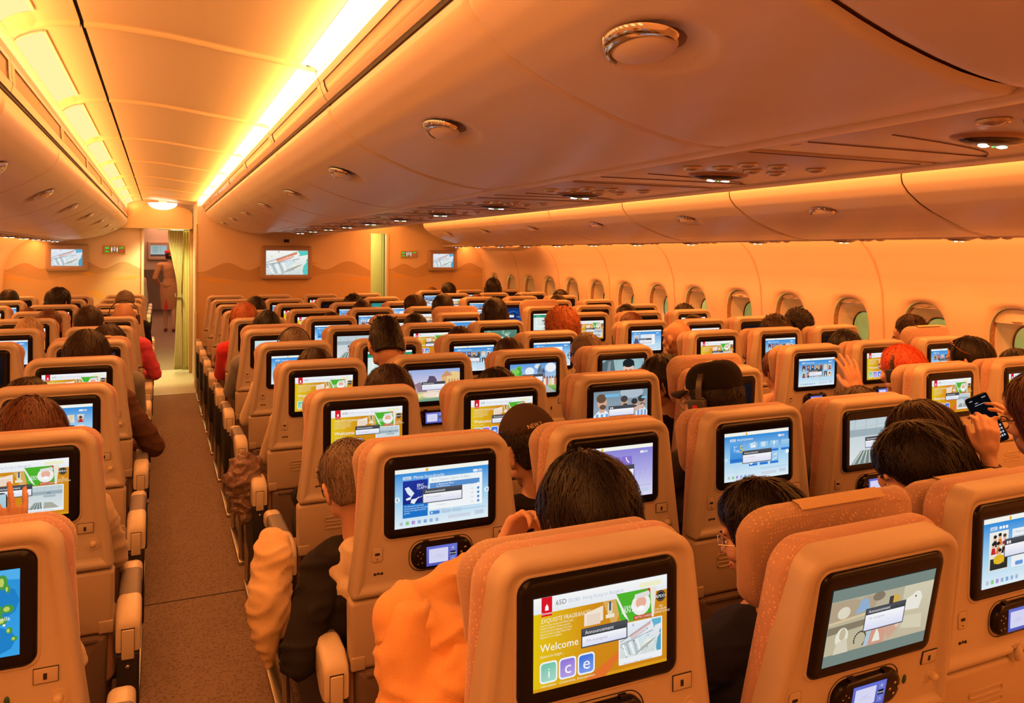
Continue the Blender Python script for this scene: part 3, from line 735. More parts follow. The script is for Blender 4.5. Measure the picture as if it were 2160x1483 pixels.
monitor(-.02, 21, 1.66, .50, .46, .36, .26, 'small monitor with a flight list in the forward cabin, left of the cap', blank='list')
monitor(.42, 21, 1.66, .50, .46, .36, .26, 'small monitor in the forward cabin, partly behind the curtain')
m = M(); m.box(-.55, 1.0, 21.0, 21.06, 1.2, 2.3); struct('wall_forward_cabin', m, mat('front_wall_plastic', (.5, .42, .38), .5), smooth=False)
t = thing('wall_vent', 'small dark square speaker grille above the large centre monitor', 'speaker', (1.455, YC-.001, 1.785))
m = M(); plate(m, lambda o: rrect(.046, .046, -.032, .032, .006, .006, 3, o), [(0, 0), (0, -.008), (.006, -.010), (.012, -.009)]); obj('frame', m, WALLC, t)
m = M(); m.box(-.033, .033, -.0108, -.009, -.020, .020); obj('grille', m, DARK, t, smooth=False)
def sign(x, z, label):
    t = thing('lavatory_sign', label, 'sign', (x, YB-.001, z)); W, H = .262, .11
    m = M(); plate(m, lambda o: rrect(W/2, W/2, -H/2, H/2, .008, .008, 3, o), [(0, 0), (0, -.015), (.004, -.018), (.008, -.018)]); obj('frame', m, mat('sign_box_plastic', (.62, .45, .22), .5), t)
    s = Scr(W-.02, H-.02); s.rect(0, 0, 1, 1, 'a8642c', '9a5a26')
    s.poly([(.03, .72), (.10, .92), (.10, .82), (.22, .82), (.22, .62), (.10, .62), (.10, .52)], '3ce83c'); s.poly([(.03, .2), (.12, .42), (.12, .3), (.22, .3), (.22, .12), (.06, .12)], '38d838')
    for cx in (.36, .62): s.ell(cx, .80, .022, 'ffffff'); s.rect(cx-.03, .42, cx+.03, .70, 'ffffff'); s.rect(cx-.018, .14, cx+.018, .44, 'ffffff')
    s.rect(.45, .58, .53, .86, 'ffffff'); s.rect(.465, .62, .515, .82, 'a8642c'); s.rect(.475, .30, .505, .52, 'ffffff'); s.poly([(.45, .52), (.53, .52), (.49, .34)], 'ffffff')
    s.poly([(.74, .62), (.78, .62), (.78, .72), (.86, .72), (.86, .60), (.95, .76), (.86, .92), (.86, .82), (.74, .82)], '46d63c'); s.poly([(.76, .14), (.92, .14), (.92, .24), (.84, .24), (.92, .44), (.84, .44), (.76, .28)], 'f0402c')
    link('sign_face', s.mesh('lavatory_sign_face'), t, (0, -.019, 0))
sign(-.535, 1.664, 'lit lavatory direction sign beside the left bulkhead monitor')
sign(3.438, 1.624, 'lit lavatory direction sign beside the right bulkhead monitor')
t = thing('bowl_lamp', 'white glowing bowl lamp hanging above the aisle doorway', 'lamp', (.035, 11.0, 2.31))
m = M(); n = 32; loops = []
for i in range(10):
    a = math.pi/2*i/9; loops.append([(.172*math.cos(a)*math.cos(2*math.pi*k/n), .172*math.cos(a)*math.sin(2*math.pi*k/n), -.05-.085*math.sin(a)) for k in range(n)])
m.loft(loops, 0, True, True); obj('bowl', m, BOWL, t)
m = M(); m.box(-.05, .05, -.03, .03, -.055, .01, b=.008); obj('mount', m, CEIL, t)
l = bpy.data.lights.new('curtain_spot', 'SPOT'); l.energy = 120; l.spot_size = R(80); l.spot_blend = .5; l.color = (1, .84, .32); l.shadow_soft_size = .1; o = bpy.data.objects.new('curtain_spot', l); C.objects.link(o); o.location = (.035, 10.9, 2.15); o.rotation_euler = (R(24), 0, 0)  # spot added under the bowl lamp to brighten the curtain
t = thing('bowl_lamp', 'small white bowl lamp in the forward cabin behind the curtain top', 'lamp', (.30, 16.0, 2.12))
m = M(); m.ell((0, 0, 0), (.17, .17, .10), v1=.5); obj('bowl', m, BOWL, t); m = M(); m.box(-.05, .05, -.03, .03, -.01, .19, b=.008); obj('mount', m, CEIL, t)
# exit fairing under the right bins near the front
m = M(); loops = []
for i in range(13):
    u = i/12; y = .0+2.0*u; dz = 0; zlow = .125 + (.10*max(0, 1-u*6)**2) + (.15*max(0, (u-.62)/.38)**2)
    loops.append([(.0, y, .20), (-.10, y, .19), (-.11, y, zlow+.02), (-.04, y, zlow-.01), (.04, y, zlow+.0)])
m.v = [(x, y, z) for x, y, z in m.v]; m.loft([[(x+4.40, y+9.2, z+1.56) for x, y, z in l] for l in loops], 0, closed=True); struct('trim_70', m, LINING)
# terminal wall outside the windows
m = M(); m.box(8.5, 8.6, -6, 24, -2, 4.5); struct('wall_terminal', m, mat('terminal_cladding', (.45, .46, .30), .7, var=.3, vscale=1.2), smooth=False)
# ------------------------------------------------------------------ seat-back display contents
DW, DH = .256, .150
def announce(s, x0=.30, y0=.36, x1=.66, y1=.62, t=True, alt=False):
    s.rect(x0-.008, y0-.014, x1+.008, y1+.012, '4a4a52'); s.rect(x0, y0, x1, y1-.075, 'fdfdff', 'e2e4fa')
    s.rect(x0, y1-.075, x1, y1, '55555c', '3c3c44')
    if t and not alt: s.text('Announcement', x0+.02, y1-.055, .042, 'f4f4f4'); s.text('P.A. in progress', x0+.03, y1-.14, .030, 'a8a8b8')
    elif t:
        for k in range(2): s.rect(x0+.02+.03*k, y1-.06, x0+.042+.03*k, y1-.02, 'f4f4f4')
def blueui(s, title, purple=False):
    a, b_ = ('8f86dc', 'e4e2fb') if purple else ('2f8fe0', 'e8f6fd')
    s.rect(0, 0, 1, 1, 'ffffff'); s.rect(0, .45, 1, .93, a, 'a8d8f6' if not purple else 'b8b4ee'); s.rect(0, 0, 1, .45, 'a8d8f6' if not purple else 'b8b4ee', b_)
    s.rect(0, .93, 1, 1, 'fbfbf2'); s.rect(.32, .935, .345, .985, 'f4b428'); s.rr(.08, .82, .17, .875, 'c8dcf4', .008); s.text('Back', .10, .832, .028, '6a90c0')
    if title: s.text(title, .19, .825, .052, 'ffffff')
    s.rr(.83, .83, .88, .875, 'f0f4fa', .006); s.rr(.885, .83, .93, .875, 'c4d4ee', .006)
    for k, c in enumerate(('c0ccd8', '8fd48c', 'b07cd8', '9cb8e4', '88b0dc', '9cb8e4', 'a8c0e0')): s.rr(.05+.062*k, .05, .085+.062*k, .11, c, .006)
    s.text('C', .183, .06, .04, 'ffffff')
    s.line(.55, .20, .97, .20, .003, '5a86c8'); s.rect(.56, .07, .80, .13, 'd4dcec'); s.rect(.85, .08, .95, .15, 'c8d4ea')
def apron(s, x0, y0, x1, y1):
    U = lambda u: x0+(x1-x0)*u; V = lambda v: y0+(y1-y0)*v
    s.rect(x0, y0, x1, y1, 'c4d4da', 'e4eaea'); s.rect(x0, V(.62), x1, V(.78), 'a4b4bc')
    for k in range(5): s.line(U(.2*k+.06), V(.62), U(.2*k+.1), V(1), (x1-x0)*.006, '98aab4')
    s.line(x0, V(.80), x1, V(.9), (x1-x0)*.008, 'b8c8d0')
    s.rect(U(.55), V(.66), U(.66), V(.72), '7890a0'); s.rect(U(.46), V(.5), U(.8), V(.6), 'b0bcc2')
    s.poly([(U(.02), V(0)), (U(.42), V(0)), (U(.40), V(.30)), (U(.20), V(.30))], '8c9896')
    for k in range(8): s.line(U(.06+.05*k), V(.01), U(.22+.022*k), V(.29), (x1-x0)*.012, ('e8ecd8', '5c6c70')[k % 2])
    s.poly([(U(.46), V(.0)), (U(.9), V(0)), (U(.7), V(.26)), (U(.48), V(.28))], 'b0b0a0')
def santa(s):
    s.poly([(.635, .55), (.60, .80), (.60, .885), (.86, .885), (.885, .55)], '52b82e')
    s.poly([(.70, .55), (.60, .885), (.585, .885), (.66, .62)], 'f4f4ec')
    s.ell(.79, .72, .075, 'f6f4ee', .125); s.ell(.79, .74, .042, 'f0b49c', .065); s.poly([(.74, .84), (.86, .86), (.855, .80), (.74, .79)], 'e8e4e0'); s.poly([(.76, .86), (.84, .885), (.87, .80), (.86, .885)], 'd82c2c')
    s.ell(.79, .675, .03, 'ffffff', .03)
    s.text('DEAR', .655, .70, .035, 'ffffff'); s.text('SANTA', .635, .655, .048, 'ffffff')
    s.rect(.73, .555, .885, .60, 'c84a28'); s.text('FESTIVE COMEDIES', .74, .565, .026, 'ffe8d8', .8)
    s.poly([(.86, .885), (.91, .885), (.89, .55), (.875, .55)], 'f0ead8')
def welcome(seat, inset='apron', gold='d8901c', lite=False):
    s = Scr(DW, DH); s.rect(0, 0, 1, .83, gold, 'd68a18'); s.hrect(0, 0, .42, .83, 'ecc814', gold)
    s.rect(0, .83, 1, 1, 'fdfdfd', 'eef2f6'); s.rect(0, 0, 1, .035, 'e4a01c')
    s.poly([(.36, 0), (.52, 0), (.64, .20), (.66, .28)], 'e8742c')
    s.poly([(.60, .83), (.64, .70), (.58, .50), (.50, .83)], 'e0b060')
    s.rect(.055, .795, .13, 1, 'e01828'); s.ell(.0925, .885, .012, 'ffffff', .03); s.poly([(.078, .86), (.107, .86), (.0925, .93)], 'ffffff'); s.text('Emirates', .0925, .815, .026, 'ffffff', 1, 'c')
    s.text(seat, .155, .895, .055, '6c7078'); s.text('EK385  Hong Kong to Bangkok', .245, .898, .040, 'c0c8e0'); s.rr(.78, .90, .95, .955, 'f6f4cc', .01)
    s.text('EXQUISITE FRAGRANCES', .05, .725, .050, 'fdf6dc', .78, italic=.2)
    if not lite:
        for k, t in enumerate(('Love the scent dancing with Million Finds', 'the film fly delicate, immerse yourself', 'to mix and carry shopping to this Iconic', 'shoes and shop to going, Dollars Fend', 'fragrances in our magazine')): s.text(t, .045, .69-.031*k, .024, 'fbf0c8', .72)
    else:
        for k in range(5): s.rect(.05, .685-.031*k, .33-.03*k, .700-.031*k, 'f4e0a0')
    s.text('Welcome', .045, .42, .085, 'ffffff'); s.text('Select to begin...', .045, .355, .032, 'fbf0c8')
    s.poly([(.36, .60), (.36, .74), (.50, .79), (.50, .63)], 'f8ead8'); s.rect(.38, .60, .48, .72, 'f2dcc8'); s.rect(.535, .66, .57, .80, 'e8dcb8'); s.rect(.545, .72, .56, .82, '505868'); s.rect(.52, .64, .585, .68, 'f4ecd8')
    santa(s)
    s.ell(.945, .77, .038, '2c2c30'); s.ell(.945, .77, .032, '8c7444'); s.ell(.945, .77, .028, '2c2c30'); s.text('APEX+', .945, .752, .036, 'ffffff', 1, 'c')
    for k, (t, w_) in enumerate((('FIVE', .03), ('STAR AIRLINE', .08), ('PASSENGER CHOICE', .08))): s.text(t, .945, .645-.032*k, .024, 'fdf0d0', .8, 'c')
    for k, (t, c, c2, n) in enumerate((('i', '7cccac', 'a8dcc8', 'Information'), ('c', '9c7ce0', 'b8a0e8', 'Connectivity'), ('e', '4878e0', '7c9cec', 'Entertainment'))):
        x = .04+.135*k; s.rr(x, .085, x+.125, .315, 'f6fafc', .024); s.rr(x+.01, .103, x+.115, .297, c, .018, c2); s.text(t, x+.0625, .14, .14 if t != 'i' else .11, 'ffffff', 1.1, 'c'); s.text(n, x+.062, .045, .028, 'fdf0d0', 1, 'c')
    s.rr(.615, .085, .955, .545, 'f4f6fa', .008)
    if inset == 'apron': apron(s, .625, .14, .945, .53)
    else: airport(s, .625, .16, .945, .53, warm=False)
    s.text('+  Real route traveled   Exterior cameras', .63, .10, .022, 'b0b8c8', .8)
    announce(s, .335, .40, .665, .585); return s.mesh('welcome_display')
def music():
    s = Scr(DW, DH); blueui(s, 'Movie Soundtracks'); s.rect(.08, .17, .34, .80, '2488dc', '1c74cc'); s.rect(.08, .40, .34, .80, '2438a0', '1c2c88')
    s.poly([(.10, .68), (.14, .70), (.20, .58), (.17, .52), (.13, .58)], 'e8f0fa'); s.poly([(.11, .50), (.17, .53), (.16, .48), (.12, .47)], 'f4f8ff'); s.poly([(.16, .42), (.17, .48), (.22, .49), (.25, .52), (.22, .45), (.20, .40)], 'f4f8ff'); s.line(.18, .46, .31, .53, .006, 'e0e8f8')
    s.text('ERIC', .225, .69, .045, 'ffffff'); s.text('CLAPTON', .225, .64, .045, 'ffffff', .9)
    for k, t in enumerate(('This illuminated soundtrack', 'the documentary film connecting', 'the life of the legendary British', 'guitarist')): s.text(t, .095, .355-.038*k, .028, 'd4e8fa', .8)
    s.rect(.35, .26, .93, .82, 'f4fafd', 'fafdff'); s.text('Eric Clapton: Life In 12 Bars', .38, .75, .045, '9cc0d4')
    s.rect(.36, .63, .90, .72, '5c94d4'); s.text('1. Backwater Blues', .43, .675, .03, 'ffffff'); s.text('Big Bill Broonzy', .43, .64, .028, 'e0ecf8')
    for k in range(5): s.ell(.885, .62-.075*k, .014, '5c94d4' if k else 'ffffff'); s.text('3:0%d' % (k+2), .80, .61-.075*k, .024, 'a0b4cc'); s.text('%d. Song title' % (k+2), .43, .55-.075*k, .026, 'b0c4d4')
    s.line(.94, .35, .94, .60, .006, '9cc4e4')
    for k, c in enumerate(('4c8cd8', 'bcd4e8', 'bcd4e8')): s.rr(.36+.12*k, .18, .465+.12*k, .24, c, .01)
    s.poly([(.375, .19), (.375, .23), (.395, .21)], 'ffffff'); s.ell(.02, .50, .028, 'f4fafd'); s.poly([(.03, .46), (.03, .54), (.008, .50)], '7cb0e0'); s.ell(.98, .50, .028, 'f4fafd'); s.poly([(.972, .46), (.972, .54), (.994, .50)], '7cb0e0')
    announce(s, .29, .40, .70, .62); return s.mesh('music_display')
def connect():
    s = Scr(DW, DH); blueui(s, 'Connectivity', True)
    for k in range(3): x = .27+.155*k; s.rr(x, .62, x+.14, .80, '8c74d4', .012)
    s.rect(.32, .66, .37, .76, 'f4f4fc'); s.line(.325, .71, .34, .68, .01, '6c5cb8'); s.line(.34, .68, .375, .76, .01, '6c5cb8'); s.rect(.475, .66, .505, .72, 'f4f4fc'); s.ell(.46, .76, .008, 'f4f4fc'); s.ell(.49, .78, .008, 'f4f4fc'); s.ell(.52, .76, .008, 'f4f4fc')
    s.line(.64, .78, .65, .72, .014, 'f4f4fc'); s.line(.65, .72, .68, .67, .014, 'f4f4fc')
    for k in range(5): s.line(.70+.04*k, .18, .66+.07*k, .5, .004, 'c8d4f4')
    announce(s, .28, .40, .74, .62); return s.mesh('connectivity_display')
def ent():
    s = Scr(DW, DH); blueui(s, 'Entertainment'); s.rect(.08, .38, .27, .78, '58a8ec', '3c8cdc'); s.text('SKY', .13, .69, .04, 'e8f4fc'); s.text('Top', .13, .60, .07, 'f4faff'); s.text('5', .22, .58, .16, 'f0d020')
    s.rect(.08, .40, .27, .46, '2c74d0')
    for i in range(4):
        for j in range(2):
            x = .37+.165*i-(.0 if i < 3 else -.01); y = .56-.26*j
            if i == 3 and j == 1: continue
            s.rect(x, y+.02, x+.13, y+.20, 'a8d4f4', '7cbcf0'); s.rect(x, y-.02, x+.13, y+.025, '2c78d8')
    s.poly([(.395, .66), (.395, .72), (.47, .72), (.47, .66)], 'f4f8fc'); s.line(.39, .73, .46, .77, .012, 'f4f8fc'); s.rect(.56, .66, .62, .76, 'd4ecfa'); s.ell(.76, .72, .014, 'f4f8fc', .04); s.line(.76, .62, .76, .67, .006, 'f4f8fc'); s.ell(.745, .36, .012, 'f4f8fc'); s.ell(.785, .38, .012, 'f4f8fc'); s.line(.757, .36, .757, .46, .006, 'f4f8fc'); s.line(.757, .46, .797, .48, .012, 'f4f8fc'); s.line(.797, .48, .797, .38, .006, 'f4f8fc')
    s.ell(.40, .36, .03, 'f4fafc'); s.ell(.97, .50, .028, 'f4fafd'); s.ell(.015, .46, .024, 'd4e8f8')
    for k in range(5): s.line(.16+.01*k, .14, .12+.03*k, .34, .003, 'b8d8f0')
    announce(s, .27, .36, .71, .60); return s.mesh('entertainment_display')
def posters(seed, title='Entertainment', rows=2):
    s = Scr(DW, DH); blueui(s, title); r = random.Random(seed); pal = ['c82c34', '1c3c6c', 'e8d8b8', '3c2c28', 'e8b040', '6c8c9c', 'f0e8e0', '284858', 'b87c58', '884454']
    for j in range(rows):
        for i in range(7):
            x = .09+.12*i; y = .57-.25*j; c = r.choice(pal); s.rect(x, y, x+.085, y+.19, r.choice(pal), c); s.ell(x+.042, y+.12, .02, r.choice(['f0c8a8', 'e8b090', '5a3828'])); s.poly([(x+.015, y), (x+.07, y), (x+.055, y+.08), (x+.03, y+.08)], r.choice(pal)); s.rect(x+.01, y-.025, x+.075, y-.012, 'b0cce8')
    announce(s, .27, .37, .63, .59); return s.mesh('poster_grid_display')
def info(seed):
    s = Scr(DW, DH); r = random.Random(seed); blueui(s, 'Video'); s.rect(.06, .34, .26, .78, 'cfe0f0', '4868a8'); s.poly([(.08, .36), (.24, .36), (.20, .62), (.13, .68)], ('38486c', '8c5c4c', '4c5c7c')[seed % 3]); s.ell(.16, .66, .035, 'e8b89c')
    s.rect(.30, .30, .78, .80, 'f6fafd', 'ffffff'); 
    for k in range(5): s.rect(.33, .74-.08*k, .33+.16+.2*r.random(), .755-.08*k, 'a8bcd4')
    for k in range(6): s.rr(.83+.06*(k % 2), .62-.1*(k//2), .87+.06*(k % 2), .67-.1*(k//2), 'a8c8ec', .006)
    announce(s, .26, .38, .66, .60); return s.mesh('info_card_display')
def cam_view():
    s = Scr(DW, DH); apron(s, 0, 0, 1, 1); announce(s, .28, .36, .66, .58); return s.mesh('camera_view_display')
def house():
    s = Scr(DW, DH); s.rect(0, .3, 1, 1, '9cb4e8', 'f0dce0'); s.rect(0, 0, 1, .3, 'e8d4a0', '8cb878')
    s.poly([(.10, .3), (.12, .55), (.22, .62), (.30, .52), (.36, .3)], '9c7c8c'); s.poly([(.33, .42), (.36, .66), (.44, .76), (.54, .70), (.56, .42)], '8c6478'); s.poly([(.36, .60), (.40, .80), (.50, .78), (.55, .62)], '60506c')
    s.poly([(.64, .25), (.64, .72), (.72, .88), (.80, .76), (.80, .25)], 'e8b878'); s.poly([(.74, .25), (.74, .78), (.86, .92), (1, .86), (1, .25)], 'f0d090'); s.poly([(.62, .74), (.74, .94), (.86, .78)], 'd8986c')
    for k in range(4): s.rect(.78+.055*k, .5, .80+.055*k, .66, 'c87840'); s.rect(.78+.055*k, .3, .80+.055*k, .44, 'b86c38')
    s.poly([(0, .25), (.06, .56), (.14, .5), (.2, .25)], 'c8a8a0'); s.ell(.88, .30, .12, 'e8d858', .18); s.ell(.45, .20, .2, 'fae4d4', .09); s.ell(.7, .16, .2, 'fdf0d8', .07); s.poly([(0, 0), (1, 0), (.8, .10), (.3, .08)], '7ca48c'); s.poly([(0, .26), (.3, .22), (.1, .0), (0, 0)], 'e8e498')
    announce(s, .26, .36, .70, .60, t=True); return s.mesh('village_film_display')
def castle():
    s = Scr(DW, DH); s.rect(0, .2, 1, 1, '5c9ce4', 'd8ecf8'); s.ell(.42, .74, .10, 'eef6fc', .14); s.ell(.88, .84, .12, 'f4f8fc', .16); s.ell(.60, .90, .08, 'e4f0fa', .08)
    r = random.Random(3)
    for k in range(26): s.ell(.13+.12*(r.random()-.5)*1.6, .62+.5*(r.random()-.5), .05, r.choice(['4ca83c', '6cc048', '388c38', '8cd060']), .08, n=8)
    s.rect(.12, .2, .15, .5, '8c6c48'); s.poly([(.50, .3), (.50, .62), (.58, .62), (.60, .78), (.66, 1), (.70, .78), (.76, .62), (.76, .3)], '7888a0'); s.poly([(.58, .72), (.63, .96), (.67, .72)], '58708c'); s.poly([(.68, .70), (.72, .86), (.76, .66)], '48607c')
    for k in range(5): x = .72+.06*k; s.rect(x, .24, x+.045, .48, ('f4e8d4', 'd87848', 'f0d090')[k % 3]); s.poly([(x-.005, .48), (x+.022, .58), (x+.05, .48)], ('a85838', '6c7890')[k % 2])
    s.rect(0, 0, 1, .25, '9cc460', '588c3c'); s.ell(.35, .24, .2, 'f0f0c8', .05); s.poly([(.5, 0), (.7, .26), (.78, .26), (1, 0)], 'b4bcb8')
    announce(s, .26, .40, .70, .63); return s.mesh('castle_film_display')
def figure(s, x, y, sc_, skin, hair, shirt, stripes=None):
    s.poly([(x-.12*sc_, y), (x-.11*sc_, y+.30*sc_), (x-.04*sc_, y+.40*sc_), (x+.05*sc_, y+.40*sc_), (x+.13*sc_, y+.28*sc_), (x+.14*sc_, y)], shirt)
    if stripes:
        for k in (-1, 0, 1): s.rect(x+.065*k*sc_-.015*sc_, y, x+.065*k*sc_+.018*sc_, y+.33*sc_, stripes)
    s.rect(x-.035*sc_, y+.36*sc_, x+.035*sc_, y+.48*sc_, skin); s.ell(x, y+.56*sc_, .065*sc_, skin, .14*sc_); s.ell(x-.01*sc_, y+.64*sc_, .066*sc_, hair, .09*sc_); s.ell(x+.01*sc_, y+.47*sc_, .045*sc_, hair, .05*sc_)
def soccer():
    s = Scr(DW, DH); s.rect(0, 0, 1, 1, '7c94a4', 'a8b8c4'); s.ell(.70, .93, .22, 'b4c4d0', .16); s.rect(0, .4, 1, .5, '98a8b4')
    figure(s, .57, .12, 1.0, 'd0a48c', '4c4444', 'ccdcec', '84a4cc'); figure(s, .76, .1, .9, 'd4a890', '3c3838', 'dce8f4', '7ca8dc'); figure(s, .89, .1, 1.0, 'c89c84', '44403c', 'e4ecf4', '78a4dc')
    s.poly([(.60, .2), (.72, .5), (.92, .60), (.94, .52), (.78, .40), (.68, .12)], 'dcb8a8'); figure(s, .15, -.05, 1.35, 'e0b098', '6c503c', 'f0f6fc', '6cacE8'.lower())
    s.rr(.20, .84, .47, .92, '7cc0e8', .02); s.rr(.88, .74, .98, .80, '80c4e8', .014); s.rect(.32, .0, .50, .14, '1c50c0')
    s.line(.33, .18, .44, .17, .02, 'f4f8ff'); s.line(.33, .11, .46, .10, .015, 'd8e8ff')
    announce(s, .28, .33, .74, .58, alt=True); return s.mesh('football_display')
def boy():
    s = Scr(DW, DH); s.rect(0, 0, 1, 1, '9cc0c4', 'b8d0d0'); s.poly([(0, 0), (0, .9), (.1, 1), (.26, 1), (.30, .6), (.28, 0)], '5c7078'); s.poly([(.08, .3), (.14, .95), (.2, .95), (.18, .2)], '88989c'); s.poly([(.30, 0), (.33, .9), (.36, 1), (.32, 1)], '9cb0b4')
    s.ell(.62, .62, .13, 'f0c8b8', .27); s.ell(.62, .86, .14, '202428', .15); s.poly([(.48, .74), (.50, .92), (.75, .92), (.77, .72), (.70, .80), (.56, .80)], '202428'); s.ell(.565, .62, .024, '283038', .02); s.ell(.675, .62, .024, '283038', .02); s.ell(.62, .52, .015, 'd89c8c'); s.ell(.62, .44, .03, 'c87870', .012); s.ell(.49, .60, .02, 'e4b4a4', .05); s.ell(.75, .60, .02, 'e4b4a4', .05)
    s.poly([(.46, 0), (.50, .34), (.74, .34), (.80, 0)], 'c4d8dc'); s.rect(.86, 0, 1, 1, '94bcc8', 'b0ccd4')
    for k in range(7): s.rect(.94, .1+.12*k, .98, .16+.12*k, '6ca4d0')
    announce(s, .28, .02, .74, .24, alt=True); return s.mesh('anime_face_display')
def film():
    s = Scr(DW, DH); s.rect(0, 0, 1, 1, '7c8c84'); s.rect(0, .15, 1, .85, 'bcb49c', 'c8bc9c'); s.rect(.70, .15, 1, .85, 'd8d0b4', 'c8bca0'); s.poly([(0, .55), (.5, .60), (.46, .66), (0, .68)], 'dcc8a0')
    s.poly([(0, .58), (.35, .62), (.35, .78), (.2, .84), (0, .84)], 'b8a488'); s.ell(.13, .68, .06, 'e4dcc4', .08); s.ell(.35, .74, .09, 'b8a488', .10); s.poly([(.24, .62), (.28, .80), (.34, .82), (.38, .66)], '94b4d4'); s.ell(.45, .80, .06, '887c68', .06); s.ell(.62, .70, .05, 'd8b054', .07); s.rect(.56, .62, .60, .76, '484038')
    s.poly([(.68, .52), (.72, .66), (.84, .74), (.90, .66), (.88, .50)], 'f0ece0'); s.ell(.84, .67, .05, 'f0ece0', .08); s.ell(.83, .68, .008, '484438'); s.poly([(.72, .28), (.74, .44), (.92, .42), (.94, .22)], 'dcd4b8')
    s.poly([(.0, .42), (.4, .46), (.42, .54), (0, .52)], '8c8068'); s.ell(.14, .36, .06, 'eee8d8', .13); s.ell(.145, .40, .03, 'c8bc9c', .08); s.poly([(.08, .15), (.1, .30), (.19, .34), (.22, .15)], 'dcd4bc')
    for k in range(16): a = R(200-22*k/1.3); s.ell(.32+.055*math.cos(a), .28+.10*math.sin(a), .008, '2c2c28', n=6)
    s.poly([(.36, .17), (.40, .56), (.62, .60), (.64, .52), (.46, .50), (.44, .18)], 'b4cce0'); s.poly([(.40, .16), (.42, .40), (.50, .44), (.56, .36), (.56, .16)], 'd8a088'); s.poly([(.44, .2), (.47, .38), (.50, .3), (.52, .2)], 'f0ece0'); s.poly([(.54, .34), (.60, .44), (.68, .42), (.68, .30), (.6, .18)], 'd4a890'); s.ell(.67, .36, .02, 'ecc8b8', .04)
    announce(s, .34, .38, .72, .66); return s.mesh('animated_film_display')
def seamap():
    s = Scr(DW, DH); s.rect(0, 0, 1, 1, '2c94dc', '3ca8ec'); r = random.Random(11)
    for k in range(14): x, y = r.random(), r.random(); s.ell(x, y, .06+.08*r.random(), r.choice(['3ca4e8', '2484cc', '54b4f0']), .1+.1*r.random(), n=9)
    for x, y, a, b_ in ((.90, .86, .03, .09), (.93, .78, .015, .05), (.86, .52, .045, .10), (.93, .55, .04, .05), (.90, .42, .03, .05), (.94, .30, .02, .04), (.86, .24, .03, .02), (.80, .16, .02, .03), (.97, .20, .02, .03), (.40, .5, .05, .2), (.2, .3, .1, .12)):
        s.ell(x, y, a, '4c9c44', b_, n=9); s.ell(x-.006, y, a*.5, 'c8d464', b_*.6, n=7)
    s.text('Manila', .84, .42, .05, 'f4f8ff'); s.ell(.91, .37, .008, 'ffffff'); return s.mesh('sea_map_display')
def space():
    s = Scr(DW, DH); s.rect(0, 0, 1, 1, '142c6c', '1c50a0'); s.ell(.62, .46, .26, '2c68b8', .34); s.ell(.64, .40, .25, '12306c', .32); s.text('UN', .10, .30, .16, 'e8f4ff'); s.text('NAL', .78, .34, .10, '9cc4f0'); r = random.Random(2)
    for k in range(20): s.ell(r.random(), r.random(), .005, 'c0dcf8', n=5)
    announce(s, .30, .36, .66, .58); return s.mesh('space_film_display')
def green(v=0):
    s = Scr(DW, DH); blueui(s, '')
    if v == 0: s.rect(0, 0, .93, .93, 'e4f4ec'); s.rect(0, .78, 1, .93, '18946c', '20a078'); s.text('Information', .10, .82, .05, 'e4fcf0'); s.rect(.10, .2, .55, .7, 'f4fcf8'); [s.rect(.14, .62-.08*k, .45, .64-.08*k, 'a0ccb8') for k in range(5)]
    else: s.rect(0, 0, 1, 1, '2c8c84', '5cb4a8'); s.poly([(0, .2), (.3, .5), (.6, .35), (1, .6), (1, 0), (0, 0)], 'b8dcd0'); s.rect(.1, .1, .9, .3, 'e4f0ec')
    announce(s, .35, .38, .75, .60); return s.mesh('green_page_display')
def scene_dark():
    s = Scr(DW, DH); s.rect(0, 0, 1, 1, '5c8c78', '3c6458'); r = random.Random(9)
    for k in range(24): x, y = r.random(), r.random(); s.ell(x, y, .03+.05*r.random(), r.choice(['88b4a0', '2c4c44', 'c4dcd0', '6c5c88', 'a0a48c']), .05+.08*r.random(), n=7)
    s.ell(.25, .55, .08, 'e0e8dc', .16); s.poly([(.66, .1), (.70, .6), (.78, .62), (.82, .1)], '4c5c8c'); s.ell(.74, .68, .03, 'd8b8a0', .05); return s.mesh('film_scene_display')
def handscene():
    s = Scr(DW, DH); s.rect(0, 0, 1, 1, 'd8ecf0', '78a4ac'); s.rect(0, 0, 1, .55, '5c909c', '6c9ca4'); s.line(.2, 0, .2, .55, .006, '4c7c88'); s.line(.5, 0, .5, .55, .006, '4c7c88')
    s.poly([(.3, .4), (.42, .85), (.75, .95), (.9, .5), (.7, .3)], 'e4d0c0'); s.ell(.62, .64, .14, 'f0e0d0', .20); return s.mesh('pale_scene_display')
